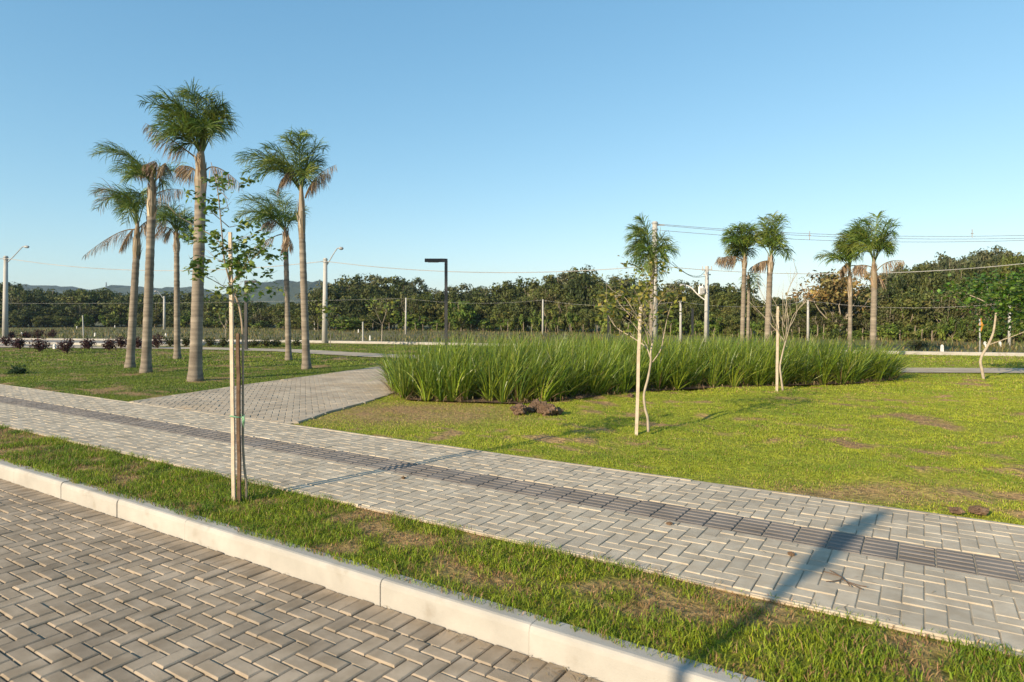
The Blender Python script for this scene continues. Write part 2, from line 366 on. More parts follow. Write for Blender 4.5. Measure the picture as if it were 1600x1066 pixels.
def herring(a, b, gap, inside, s0, s1, t0, t1, org=(0, 0), ang=0., clip=None):
    """90-degree herringbone in local axes s,t: stones 2a x a (along s) and a x 2b (along t); b is the unit along t"""
    out = []; ca, sa = math.cos(ang), math.sin(ang)
    for j in range(int(t0/b)-4, int(t1/b)+5):
        for i in range(int(s0/a)-4, int(s1/a)+5):
            k = (i-j) % 4
            if k == 0: rc = [i*a, (i+2)*a, j*b, (j+1)*b]
            elif k == 2: rc = [i*a, (i+1)*a, j*b, (j+2)*b]
            else: continue
            if k == 2: rc[2], rc[3] = (j)*b-b, (j+1)*b
            if clip is not None:
                rc[2] = max(rc[2], clip[0]); rc[3] = min(rc[3], clip[1])
            if rc[1]-rc[0] < .03 or rc[3]-rc[2] < .03: continue
            s = (rc[0]+rc[1])/2; t = (rc[2]+rc[3])/2
            if s < s0 or s > s1 or t < t0 or t > t1: continue
            X = org[0]+s*ca-t*sa; Y = org[1]+s*sa+t*ca
            if inside is not None and not inside(X, Y): continue
            out.append((X, Y, (rc[1]-rc[0])/2-gap/2, (rc[3]-rc[2])/2-gap/2, ang))
    return out
# local axes: s along U, t along -V (U turned +90 degrees is (-.5417,-.8407) = -V)
rects = herring(.1, .086, .006, None, -6, 15, -V_KERB+.185, 1.0, (0, 0), ANG_U, clip=(-V_KERB+.187, 9))
q = 0
for i in range(-70, 200):
    p = uv(i*.1045+rng.normal(0, .0015), V_KERB-.095); rects.append((p[0], p[1], .0492, .087, ANG_U+rng.normal(0, .008)))
pavers('road_paving', rects, ROAD_Z, M['road_paver'], .007, .0022)
rects = herring(.1, .0985, .007, None, -6, 30, -V_TAC0, -V_WALK0, (0, 0), ANG_U, clip=(-V_TAC0+.003, -V_WALK0-.03))
rects += herring(.1, .0985, .007, None, -6, 30, -V_WALK1, -V_TAC1, (0, 0), ANG_U, clip=(-V_WALK1+.045, -V_TAC1-.003))
for i in range(-8, 34):      # slim edging stones along both sides
    for vv, hw in ((V_WALK1-.02, .02), (V_WALK0+.013, .013)):
        p = uv(i*1.0+.3, vv); rects.append((p[0], p[1], .497, hw, ANG_U))
pavers('pavement', rects, 0., M['walk_paver'], .0034, .0013)
tac = []
for i in range(-32, 150):
    p = uv(i*.2+.04, (V_TAC0+V_TAC1)/2); tac.append((p[0], p[1], .0965, .192, ANG_U))
pavers('tactile_paving', tac, .0, M['tactile'], .004, .0012)
ribs = []
for i in range(-32, 150):
    for k in range(5):
        p = uv(i*.2+.04, (V_TAC0+V_TAC1)/2+(k-2)*.074); ribs.append((p[0], p[1], .0945, .017, ANG_U))
pavers('tactile_ribs', ribs, .0055, M['tactile'], .005, .0004, .006)

# branch path, laid on the diagonal, with edging stones
c0 = np.array(G(300, 640)); ins = lambda X, Y: bool(in_poly(np.array([X]), np.array([Y]), branch_poly)[0]) and Y < 21.5
rects = herring(.1, .1, .006, ins, -14, 16, -12, 12, (-4.4, 13.), R(18))
def edging(pts, step=.4, off=.05):
    out = []
    for (x0, y0), (x1, y1) in zip(pts[:-1], pts[1:]):
        d = math.hypot(x1-x0, y1-y0); n = max(1, int(d/step)); an = math.atan2(y1-y0, x1-x0)
        for k in range(n): t = (k+.5)/n; out.append((x0+(x1-x0)*t, y0+(y1-y0)*t, d/n/2-.002, off, an))
    return out
pavers('branch_path', rects, .004, M['path_paver'], .006, .002)
pavers('path_edging', edging(pl[:6])+edging(pr[:5]), .006, M['path_paver'], .006, .001)
sheet('path_bed', branch_poly, -.005, M['walk_sand'])
sheet('cross_path', cross_poly, .006, M['path_paver'])

# kerb: stones about one metre long with a rounded upper edge
def kerb(name, stones, z, mat):
    mb = MB()
    prof = [(.0, -.22), (.0, -.035), (.004, -.016), (.013, -.004), (.026, 0), (.118, 0), (.125, -.01), (.125, -.22)]
    for (p0, p1, n, dz) in stones:
        vs = []; d = (p1-p0)/np.linalg.norm(p1-p0)
        for pp, s in ((p0+d*.0013, 1), (p0+d*.004, 0), (p1-d*.004, 0), (p1-d*.0013, 1)):
            for (o, h) in prof:
                k = .002*s; oo = o+k if o < .06 else o-k
                q = pp+n*oo; vs.append((q[0], q[1], z+dz+h-(k if h > -.1 else 0)))
        m = len(prof); fs = [tuple(range(m)), tuple(range(4*m-1, 3*m-1, -1))]
        for b in range(3):
            for i in range(m-1): fs.append((b*m+i, b*m+m+i, b*m+m+i+1, b*m+i+1))
        mb.add(vs, fs)
    o = mb.build(name, mat); me = o.data; bm = bmesh.new(); bm.from_mesh(me); bmesh.ops.recalc_face_normals(bm, faces=bm.faces); bm.to_mesh(me); bm.free()
    return tag(o, kind='structure')
st = []
off = to_uv(G(597, 903))[0] % 1.0
for i in range(-14, 40):
    j = rng.normal(0, .004); st.append((uv(i+off, V_KERB+j), uv(i+1+off, V_KERB+j+rng.normal(0, .003)), V, rng.normal(0, .003)))
kerb('kerb', st, -.007, M['concrete'])
kerb('opposite_kerb', [(uv(i*1., -3.33), uv(i+1., -3.33), -V, 0.) for i in range(-10, 12)], 0., M['concrete'])
st = []
for (x0, y0), (x1, y1) in zip(kf[:-1], kf[1:]):
    d = math.hypot(x1-x0, y1-y0); n = int(d)
    for k in range(n):
        a0 = np.array((x0+(x1-x0)*k/n, y0+(y1-y0)*k/n)); b0 = np.array((x0+(x1-x0)*(k+1)/n, y0+(y1-y0)*(k+1)/n)); nn = np.array((-(y1-y0), x1-x0))/d
        st.append((a0, b0, nn if nn[1] > 0 else -nn, 0))
kerb('far_kerb', st, .11, M['concrete'])
# parking road that shows between the shrubs, with its own near kerb
near_edge = [(-62, 37.), (-40., 36.4), (-29., 36.), (-24.4, 35.4), (-20.3, 33.6), (-17.2, 34.4), (-14.5, 37.5)]
sheet('far_road', [(-75, 48.8), (-50, 44.9), (-34, 42.7), (-14., 38.9)]+near_edge[::-1]+[(-75, 37.)], .010, M['road_far'])
st = []
for (x0, y0), (x1, y1) in zip(near_edge[1:-1], near_edge[2:]):
    d = math.hypot(x1-x0, y1-y0); n = max(1, int(d))
    for k in range(n):
        a0 = np.array((x0+(x1-x0)*k/n, y0+(y1-y0)*k/n)); b0 = np.array((x0+(x1-x0)*(k+1)/n, y0+(y1-y0)*(k+1)/n)); nn = np.array(((y1-y0), -(x1-x0)))/d
        st.append((a0, b0, -nn, 0))
kerb('parking_kerb', st, .11, M['concrete'])
sheet('parking_strip', [(-62, 31.6), (-62, 36.9), (-29, 35.9), (-24.6, 35.2), (-21.5, 33.2), (-22.5, 31.8), (-30, 32.2), (-40, 33.)], .004, M['road_far'])

# ------------------------------------------------------------------ grass
def blades(name, x, y, z, h, wd, lean, col, two=True, wind=(0, 0), tip=.25):
    """one mesh of grass blades: a quad and a tip triangle each"""
    n = len(x); a = rng.uniform(0, 2*np.pi, n); lx = np.cos(a)*lean*h+wind[0]*h; ly = np.sin(a)*lean*h+wind[1]*h
    b = rng.uniform(0, np.pi, n); sx, sy = np.cos(b)*wd/2, np.sin(b)*wd/2
    if two:
        vs = np.zeros((n, 5, 3)); t = .55
        for k, s in ((0, -1), (1, 1)): vs[:, k] = np.stack([x+s*sx, y+s*sy, z], 1)
        for k, s in ((2, 1), (3, -1)): vs[:, k] = np.stack([x+s*sx*.8+lx*.35, y+s*sy*.8+ly*.35, z+h*t], 1)
        vs[:, 4] = np.stack([x+lx, y+ly, z+h*(1-.35*lean)], 1)
        f = (np.array([0, 1, 2, 3, 3, 2, 4])[None]+np.arange(n)[:, None]*5).ravel(); tot = np.tile([4, 3], n); m = 5
    else:
        vs = np.zeros((n, 3, 3))
        for k, s in ((0, -1), (1, 1)): vs[:, k] = np.stack([x+s*sx, y+s*sy, z], 1)
        vs[:, 2] = np.stack([x+lx, y+ly, z+h], 1)
        f = (np.array([0, 1, 2])[None]+np.arange(n)[:, None]*3).ravel(); tot = np.full(n, 3); m = 3
    return mesh_np(name, vs, f, tot, np.repeat(col, m, 0))
def grass_cols(x, y, d, bright=1., strip=False):
    n = len(x); k = np.clip((fbm(x*.7+11, y*1.0+2, 5)*.6+fbm(x*3.1, y*3.9+7, 3)*.4-.5)*2.3+.52, 0, 1)[:, None]; r = rng.random((n, 1))
    g1 = np.array((.165, .240, .024)); g2 = np.array((.370, .400, .036)); dry = np.array((.42, .285, .125))
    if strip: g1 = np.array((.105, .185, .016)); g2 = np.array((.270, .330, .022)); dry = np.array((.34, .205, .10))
    c = (g1*(1-k)+g2*k)*(.75+.5*r)*bright
    isdry = (rng.random(n) < (.07 if not strip else .13)+.75*d)[:, None]
    return np.where(isdry, dry*(.6+.7*r), c)
paths_out = lambda x, y: ~(in_poly(x, y, branch_poly) | in_poly(x, y, cross_poly))
# planting strip between kerb and pavement
n = 150000; u = rng.uniform(-3.2, 13, n); v = V_KBACK-.062+(V_WALK0-V_KBACK+.085)*rng.random(n)
v = v+.025*(fbm(u*6, u*0+3, 3)-.5)*2
x = u*U[0]+v*V[0]; y = u*U[1]+v*V[1]; d = dry_mask(x, y); tuft = fbm(x*7, y*7, 3)
k = rng.random(n) < (1-.62*d)*np.clip(.25+1.5*(tuft-.2), .2, 1); k_ = k; x, y, d, tuft = x[k], y[k], d[k], tuft[k]; n = len(x)
h = (.018+.048*rng.random(n)**1.4)*(1-.5*d)*(.55+.95*tuft)
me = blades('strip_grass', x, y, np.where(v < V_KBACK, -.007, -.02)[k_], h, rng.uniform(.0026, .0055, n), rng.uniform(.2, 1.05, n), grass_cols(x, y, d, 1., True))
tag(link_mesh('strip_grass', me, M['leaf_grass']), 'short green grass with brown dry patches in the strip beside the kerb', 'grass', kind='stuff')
# lawns, thinner and coarser with distance
parts = []
for (y0, y1, dens, hh, ww, two) in ((3.6, 7.5, 8200, .021, .0046, True), (7.5, 12.5, 3600, .023, .0078, False), (12.5, 20, 1150, .028, .016, False), (20, 36, 280, .045, .034, False)):
    xm = y1*.95; n = int(dens*2*xm*(y1-y0)); x = rng.uniform(-xm, xm, n); y = rng.uniform(y0, y1, n)
    v = x*V[0]+y*V[1]; edge = V_WALK1-.01+.02*rng.random(n)
    k = (v > edge) & (np.abs(x) < .95*y+.5) & paths_out(x, y) & ~in_poly(x, y, hedge_poly) & (y < kerb_y(x)-.4)
    k &= ~((x < -14) & (y > 31.4)); x, y = x[k], y[k]; d = dry_mask(x, y); t = fbm(x*3.3, y*3.3, 3)
    k = rng.random(len(x)) < (1-.78*d)*np.clip(.35+1.3*(t-.2), .25, 1); x, y, d, t = x[k], y[k], d[k], t[k]; n = len(x)
    h = hh*(.45+.9*rng.random(n))*(1-.45*d)*(.6+.8*t)
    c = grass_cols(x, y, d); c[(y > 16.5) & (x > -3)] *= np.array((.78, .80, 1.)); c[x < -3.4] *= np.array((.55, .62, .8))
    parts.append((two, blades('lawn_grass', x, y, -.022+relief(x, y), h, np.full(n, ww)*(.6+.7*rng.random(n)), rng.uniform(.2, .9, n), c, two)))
o = link_mesh('lawn_grass', parts[0][1], M['leaf_grass']); bm = bmesh.new()
for _, me in parts: bm.from_mesh(me)
bm.to_mesh(parts[0][1]); bm.free(); tag(o, 'mown green lawn grass with scattered brown patches round the plant bed', 'grass', kind='stuff')
# rough field between the far kerb and the wood
n = 46000; y = 26+62*rng.random(n)**1.25; x = rng.uniform(-1, 1, n)*y*.95; k = (y > kerb_y(x)+.35); x, y = x[k], y[k]; n = len(x)
t = fbm(x*.22, y*.16, 4); k = rng.random(n) < np.clip(.2+1.6*(t-.25), .15, 1); x, y, t = x[k], y[k], t[k]; n = len(x)
near = np.clip((y-kerb_y(x))/3., 0, 1); h = (.10+.42*rng.random(n)*t*1.5)*(.25+.75*near)
r = rng.random((n, 1)); c = np.where(rng.random((n, 1)) < .45, np.array((.21, .165, .06))*(.7+.6*r), np.array((.105, .125, .03))*(.7+.6*r))
c = np.where(near[:, None] < .5, np.array((.15, .17, .035))*(.8+.4*r), c)
me = blades('field_grass', x, y, np.full(n, -.05), h, rng.uniform(.03, .09, n), rng.uniform(.1, .7, n), c, True)
tag(link_mesh('field_grass', me, M['leaf_grass']), 'tall rough olive brown grass covering the open field before the wood', 'grass', kind='stuff')
turf_far = sheet('field', [(p[0], p[1]+.1) for p in kf]+[(95, 17), (130, 120), (-130, 120), (-95, 50)], .0, M['far_ground'])

# ------------------------------------------------------------------ plant bed of long strap leaves
def hedge():
    vs, cs = [], []; S = 5; tcol = []
    N = 0; xs = rng.uniform(-3.2, 10.2, 5200); ys = rng.uniform(10.8, 19.2, 5200); k = in_poly(xs, ys, hedge_poly); xs, ys = xs[k], ys[k]
    # thin to clump spacing
    keep = []
    for i in range(len(xs)):
        if all((xs[i]-xs[j])**2+(ys[i]-ys[j])**2 > .20**2 for j in keep): keep.append(i)
    ed_pts = [np.array(p)*(1-k_)+np.array(q_)*k_ for p, q_ in zip(hedge_poly, hedge_poly[1:]+hedge_poly[:1]) for k_ in (0, .17, .33, .5, .67, .83)]
    allv = []; allc = []
    for i in keep:
        cx, cy = xs[i], ys[i]; nl = int(rng.integers(50, 66)); a0 = rng.uniform(0, 6.28); hh = rng.uniform(.80, 1.12); cbr = rng.uniform(.72, 1.25); la = rng.uniform(0, 6.28)
        dd_ = [np.hypot(*(np.array((cx, cy))-p)) for p in ed_pts]; edge = min(dd_); ov = np.array((cx, cy))-np.array((3.4, 15.2)); pe = ed_pts[int(np.argmin(dd_))]; ov = (pe-np.array((cx, cy)))/(edge+1e-6); oe = max(0., 1-edge/.7)*.34
        L = hh*rng.uniform(.70, 1.30, nl)*(.80+.20*min(1., edge/1.1)); az = rng.uniform(0, 2*np.pi, nl); sp = np.abs(rng.normal(.0, .31, nl))+.06; droop = rng.uniform(.06, .52, nl)*(.42+sp*2)
        low = rng.random(nl) < .27; L = np.where(low, L*.62, L); sp = np.where(low, rng.uniform(.5, 1.1, nl), sp)
        br = .035*np.sqrt(rng.random(nl)); bx = cx+np.cos(az)*br*2.2; by = cy+np.sin(az)*br*2.2
        wx = .05+.10*rng.random(nl)      # the breeze leans the bed to the right
        wd = rng.uniform(.012, .024, nl); sa = az+np.pi/2+rng.normal(0, .7, nl)
        r_ = rng.random((nl, 1)); g = np.array((.066, .125, .012))*(1-r_)+np.array((.225, .280, .022))*r_
        g = g*cbr; yel = rng.random((nl, 1)) < .05; g = np.where(yel, np.array((.25, .26, .05)), g)
        brn = low[:, None] & (rng.random((nl, 1)) < .22); g = np.where(brn, np.array((.20, .13, .07)), g)
        pts = np.zeros((nl, S, 2, 3))
        for s in range(S):
            t = s/(S-1); hor = L*(sp*t*.75+droop*t**2.6*.75); zz = L*(t*np.cos(sp*.8)-droop*.62*t**3.2)
            px_ = bx+np.cos(az)*hor+(wx+.10*np.cos(la)+oe*ov[0])*L*t**1.6; py_ = by+np.sin(az)*hor+(.05+.12*np.sin(la)+oe*ov[1])*L*t**1.6; w2 = wd*(1-t**2.2*.93)*.5
            for q, sg in ((0, -1), (1, 1)):
                pts[:, s, q] = np.stack([px_+sg*np.cos(sa)*w2, py_+sg*np.sin(sa)*w2, np.maximum(zz, .01)], 1)
        allv.append(pts.reshape(nl, S*2, 3)); allc.append(np.repeat(g[:, None], S*2, 1))
    vs = np.concatenate(allv); cs = np.concatenate(allc); n = len(vs)
    f = [(2*s, 2*s+1, 2*s+3, 2*s+2) for s in range(S-1)]
    f = (np.array(f)[None]+np.arange(n)[:, None, None]*S*2).ravel()
    return mesh_np('ornamental_grass_bed', vs, f, np.full(n*(S-1), 4), cs.reshape(-1, 3))
n = 900; j = rng.integers(0, len(hedge_poly), n); t_ = rng.random(n); hp = np.array(hedge_poly); q_ = hp[j]*(1-t_[:, None])+hp[(j+1) % len(hp)]*t_[:, None]; q_ = q_+rng.normal(0, .09, (n, 2)); mb = MB()
for x_, y_ in q_:
    an = random.uniform(0, 6.28); L_ = random.uniform(.06, .26); d_ = Vector((math.cos(an), math.sin(an), 0))*L_; c_ = Vector((x_, y_, .03)); mb.strip([c_-d_*.5, c_+Vector((0, 0, random.uniform(.01, .08))), c_+d_*.5-Vector((0, 0, .02))], [.006, .012, .003], d_.cross(Vector((0, 0, 1)))+Vector((0, 0, .02)), random.choice([(.26, .18, .09), (.20, .13, .07), (.33, .25, .13), (.14, .10, .05)]))
tag(mb.build('dead_leaves', M['leaf_grass']), 'brown dead strap leaves fallen around the foot of the plant bed', 'leaf litter', kind='stuff')
o = link_mesh('ornamental_grass_bed', hedge(), M['leaf_hedge'])
tag(o, 'knee-high curving bed of dense strappy green leaves in the middle of the lawn', 'plant bed')
sheet('bed_soil', hedge_poly, .012, M['soil'])

# ------------------------------------------------------------------ palms
GREENS = [(.100, .160, .020), (.070, .122, .017), (.135, .190, .023), (.185, .215, .034)]
DRYC = [(.30, .215, .135), (.25, .17, .11), (.36, .27, .17)]
def frond(name, p0, p1, p2, parent, kind='green', nl=46, ll=.46, label=None, wind=-.20, w0=.017):
    """one feather leaf: tapering midrib along a curve and two ranks of hanging leaflets"""
    mb = MB(); p0, p1, p2 = Vector(p0), Vector(p1), Vector(p2); pts = bez(p0, p1, p2, 14)
    dry = kind == 'dry'; cb = random.choice(DRYC if dry else GREENS)
    mid = (.20, .13, .075) if dry else (.16, .19, .05)
    mb.tube(pts, [.021*(1-.85*i/14) for i in range(15)], 4, col=mid)
    L = sum((pts[i+1]-pts[i]).length for i in range(14))
    for i in range(nl):
        t = .26+.74*(i+random.random())/nl; p = bez(p0, p1, p2, 1)[0]*0+(p0*(1-t)**2+p1*2*t*(1-t)+p2*t*t)
        tan = ((p1-p0)*(1-t)+(p2-p1)*t).normalized(); side = tan.cross(Vector((0, 0, 1)))
        if side.length < .1: side = tan.orthogonal()
        side.normalize(); nrm = side.cross(tan)
        for sg in (-1, 1):
            q = random.uniform(-.5, .9); el = ll*(.22+.92*math.sin(math.pi*min(1, .12+.80*t)))*random.uniform(.75, 1.15)
            d = tan*random.uniform(.35, .75)+side*sg*random.uniform(.45, .95)+nrm*q*(.75 if not dry else .2)
            d += Vector((wind, random.gauss(0, .12), random.gauss(0, .12))); d.normalize()
            if dry: d = (d*.45+Vector((wind*.5, 0, -1.))*random.uniform(.5, 1)).normalized()
            g = Vector((wind*.35, 0, -1))*(random.uniform(.25, .95) if not dry else random.uniform(.3, .7))
            a1 = p+d*el*.5; a2 = a1+(d+g*.8).normalized()*el*.32; a3 = a2+(d+g*2.1).normalized()*el*.26
            wv = d.cross(Vector((random.uniform(-1, 1), random.uniform(-1, 1), random.uniform(-1, 1))))
            if wv.length < .05: continue
            k = random.uniform(.8, 1.2); c = tuple(x*k for x in (random.choice(DRYC) if dry or (kind == 'mixed' and t > .4 and random.random() < .6) else cb if random.random() < .7 else random.choice(GREENS)))
            ww = w0*(.85 if dry else 1)*random.uniform(.7, 1.15)
            mb.strip([p, a1, a2, a3], [ww*.6, ww, ww*.7, ww*.12], wv, c)
    o = mb.build(name, M['leaf_palm'], parent)
    if label: o['label'] = label
    return o
def palm(base, top, crown, y, r0, r1, greens, drys, label, sc, ox, oy, boots=.9, ll=.46, nl=46, wtk=.0165, extra=0, lean=()):
    """base / top / crown: photo pixels of the trunk's foot, the top of its ringed part and the heart of the crown, at depth y; fronds in a zoomed crop (scale sc, origin ox, oy)"""
    B = P(base[0], base[1], y); B.z = 0.; t = empty('palm_tree', B, label, 'palm', 'palms on the lawn')
    loc = lambda px, py, dy=0.: P(px, py, y+dy)-B if dy == 0 else Vector(((px-800)*y/FPX, y+dy, EYE-(py-HOR)*y/FPX))-B
    r0, r1 = r0*.87, r1*.87; Tp = loc(*top); Hc = loc(*crown); n = 40; pts, rad = [], []
    midp = [Vector((0, 0, 0))]+[loc(*q) for q in lean]+[Tp]
    path = smooth_path(midp, 12) if len(midp) > 2 else [Tp*(i/n) for i in range(n+1)]
    m = len(path)-1
    for i, p in enumerate(path):
        s = i/m; pts.append(p)
        rad.append(r0*(1+.42*math.exp(-s*20))*(1-s)+r1*s+.004*math.sin(i*2.1))
    pts[0] = pts[0]-Vector((0, 0, .08))
    mb = MB(); mb.tube(pts, rad, 14); mb.build('trunk', M['bark_palm'], t, True)
    # old leaf bases wrapped round the top of the trunk
    mb = MB(); ax = Hc-Tp; pk = [Tp+ax*(i/8) for i in range(9)]
    mb.tube(pk, [r1*k for k in (1.0, 1.12, 1.18, 1.1, .98, .85, .7, .55, .4)], 12, col=(.26, .19, .13))
    for k in range(26):
        an = random.uniform(0, 6.28); s0 = random.uniform(-.12, .6); h = random.uniform(.25, .5); rr = r1*1.16*(1-.5*max(0, s0))
        o1 = Vector((math.cos(an), math.sin(an), 0)); q = Tp+ax*s0+o1*rr*.9
        pp = [q, q+ax.normalized()*h*.5+o1*.025, q+ax.normalized()*h+o1*random.uniform(.01, .10)]
        mb.strip(pp, [r1*.75, r1*.5, r1*.1], (-math.sin(an), math.cos(an), 0), random.choice([(.46, .37, .27), (.38, .27, .17), (.27, .17, .10), (.50, .43, .34)]))
    mb.build('leaf_bases', M['leaf_palm'], t)
    cv0 = lambda q, dy: loc(ox+q[0]/sc, oy+q[1]/sc, dy)
    def cv(q, dy, k=.96):      # leaflets reach beyond the midrib's tip
        v_ = cv0(q, dy); return Hc+(v_-Hc)*k if v_.z > Hc.z+.2 else v_
    for g in greens:
        c1, t1 = g[0], g[1]; dy = random.uniform(-.75, .75)*boots; kd = g[2] if len(g) > 2 else 'green'
        frond('frond', Hc-ax*.25, cv(c1, dy*.35), cv(t1, dy), t, kd, nl, ll, 'half withered green and brown frond' if kd == 'mixed' else None, w0=wtk)
    for k in range(extra):      # fronds on the far and near sides, foreshortened in the photo
        g = random.choice(greens); dy = random.choice((-1, 1))*random.uniform(.5, 1.1)*boots; f = random.uniform(.35, .8)
        h0 = ((crown[0]-ox)*sc, (crown[1]-oy)*sc)
        c1 = (h0[0]+(g[0][0]-h0[0])*f, h0[1]+(g[0][1]-h0[1])*random.uniform(.8, 1.05)); t1 = (h0[0]+(g[1][0]-h0[0])*f, h0[1]+(g[1][1]-h0[1])*random.uniform(.55, .95))
        frond('frond', Hc-ax*.25, cv(c1, dy*.45), cv(t1, dy), t, 'green', nl, ll, w0=wtk)
    for b, c1, t1 in drys:
        dy = random.uniform(-.3, .3)
        frond('frond', cv(b, 0), cv(c1, dy*.4), cv(t1, dy), t, 'dry', int(nl*.9), ll*.8, 'dry brown hanging frond', w0=wtk)
    return t
S1, X1, Y1 = 3.478, 100, 100
palm((305, 594), (313.5, 300), (314.5, 228), 15.3, .160, .138, [((690, 230), (465, 210)), ((700, 190), (530, 190)), ((735, 150), (630, 150)), ((755, 165), (720, 170)), ((800, 180), (800, 200)), ((840, 160), (865, 220)), ((860, 220), (890, 300)), ((690, 240), (480, 230)), ((690, 290), (530, 300)), ((700, 300), (560, 390)), ((705, 340), (580, 450)), ((720, 370), (620, 470)), ((810, 280), (865, 370)), ((770, 240), (790, 340)), ((730, 200), (620, 260)), ((745, 230), (690, 340)), ((790, 200), (840, 260)), ((680, 180), (560, 230)), ((770, 340), (800, 420))],
     [((735, 525), (610, 420), (455, 330)), ((765, 590), (800, 500), (955, 655)), ((720, 590), (680, 540), (590, 538))], 'tallest palm, the nearest of the tall group, with a tight bushy crown', S1, X1, Y1, ll=.54, nl=58, extra=3)
palm((228, 577), (236.5, 340), (238, 275), 17.6, .140, .118, [((400, 420), (130, 480)), ((380, 450), (180, 440)), ((380, 490), (240, 570)), ((430, 520), (330, 610)), ((430, 500), (330, 560)), ((530, 520), (590, 580)), ((440, 560), (400, 640)), ((510, 560), (520, 650))],
     [((470, 620), (530, 470), (395, 590)), ((475, 620), (560, 480), (440, 560)), ((478, 610), (580, 500), (560, 560)), ((480, 730), (530, 660), (632, 680)), ((470, 620), (480, 500), (380, 560))], 'second tallest palm with brown withered fronds and one green arching frond', S1, X1, Y1, ll=.54, nl=54)
palm((203, 566), (213, 400), (215, 345), 19.3, .135, .108, [((300, 600), (150, 780), 'mixed'), ((310, 610), (180, 700), 'mixed'), ((370, 660), (280, 790)), ((390, 650), (320, 860)), ((440, 640), (460, 770)), ((390, 630), (340, 740)), ((420, 640), (440, 720)), ((360, 640), (300, 730)), ((410, 700), (380, 830))],
     [((395, 905), (310, 870), (85, 1035)), ((395, 900), (360, 880), (305, 1000)), ((405, 900), (420, 850), (470, 830))], 'dark trunked palm leaning beside the second tallest palm, a dry frond hanging low', S1, X1, Y1, ll=.54, nl=56)
palm((277, 551), (276, 390), (276, 358), 23.4, .125, .103, [((560, 740), (500, 860)), ((600, 720), (530, 790)), ((645, 740), (695, 900)), ((640, 790), (665, 960)), ((590, 790), (530, 900)), ((600, 770), (560, 850)), ((625, 750), (600, 830)), ((570, 720), (505, 790)), ((620, 790), (630, 890)), ((660, 790), (690, 860))],
     [((600, 930), (560, 840), (510, 940)), ((605, 930), (580, 850), (555, 950)), ((600, 900), (560, 800), (500, 900))], 'small far palm standing between the two tallest trunks with a round drooping crown', S1, X1, Y1, ll=.58, nl=40, extra=3)
palm((479, 568), (472, 365), (470.5, 282), 18.8, .130, .105, [((1150, 430), (925, 490)), ((1150, 440), (960, 540)), ((1180, 490), (1010, 610)), ((1190, 500), (1080, 640)), ((1260, 440), (1300, 370)), ((1300, 400), (1385, 420)), ((1310, 450), (1365, 520)), ((1265, 430), (1230, 410)), ((1260, 490), (1265, 630)), ((1325, 520), (1340, 640)), ((1200, 480), (1130, 560)), ((1220, 460), (1080, 440)), ((1300, 520), (1310, 640)), ((1280, 400), (1340, 385))],
     [((1275, 660), (1220, 500), (1165, 690)), ((1275, 660), (1240, 510), (1200, 650)), ((1310, 730), (1340, 590), (1475, 530)), ((1312, 730), (1370, 570), (1440, 590))], 'tall palm with a long green frond reaching left over the smaller palm', S1, X1, Y1, ll=.54, nl=56, extra=4)
palm((451, 555), (446.5, 385), (446, 355), 22.6, .115, .095, [((1090, 700), (945, 740)), ((1060, 740), (960, 840)), ((1110, 760), (1050, 890)), ((1180, 700), (1140, 680)), ((1190, 750), (1190, 870)), ((1230, 800), (1285, 780)), ((1150, 770), (1110, 870)), ((1120, 700), (1020, 720)), ((1240, 830), (1270, 850)), ((1150, 720), (1060, 800))],
     [((1185, 890), (1150, 820), (1095, 880)), ((1185, 925), (1130, 935), (985, 1035)), ((1205, 935), (1225, 930), (1190, 1010)), ((1210, 935), (1235, 920), (1235, 1000))], 'smaller palm just behind the tall one, a thin dark dry frond sticking out', S1, X1, Y1, ll=.58, nl=54, extra=3)
S2, X2, Y2 = 3.947, 900, 330
palm((1017, 539), (1019, 432), (1020, 392), 23.5, .09, .082, [((430, 60), (385, 35)), ((400, 100), (320, 170)), ((390, 140), (335, 260)), ((420, 180), (360, 320)), ((430, 220), (400, 400)), ((520, 120), (545, 200)), ((530, 190), (575, 260)), ((520, 240), (520, 400)), ((450, 90), (420, 100)), ((500, 180), (545, 310)), ((410, 100), (350, 90)), ((440, 150), (400, 200)), ((420, 200), (380, 260))], [], 'palm whose bushy crown hides the top of a utility pole behind the young tree', S2, X2, Y2, ll=.54, nl=54, extra=3, wtk=.022)
palm((1159, 541), (1163, 418), (1164, 400), 25, .10, .095, [((1000, 110), (915, 130)), ((1030, 90), (1050, 90)), ((1065, 120), (1088, 150)), ((970, 140), (920, 200)), ((1000, 170), (950, 250)), ((1060, 170), (1080, 270)), ((1030, 170), (1000, 300)), ((1040, 150), (1050, 260)), ((1000, 90), (960, 105)), ((1020, 150), (990, 200)), ((1000, 120), (940, 170))], [((1020, 300), (960, 255), (850, 310)), ((1025, 310), (980, 290), (880, 280))], 'palm with a dense upright crown and one pale dry frond, right of the transformer pole', S2, X2, Y2, ll=.54, nl=56, extra=3, wtk=.022)
palm((1168, 540), (1170, 455), (1169, 425), 26.5, .078, .07, [((1080, 360), (1065, 540)), ((1090, 360), (1078, 480))], [((1065, 370), (1090, 320), (1130, 345))], 'slim palm trunk pressed close behind another, one green frond hanging down it', S2, X2, Y2, ll=.4, nl=34, wtk=.025)
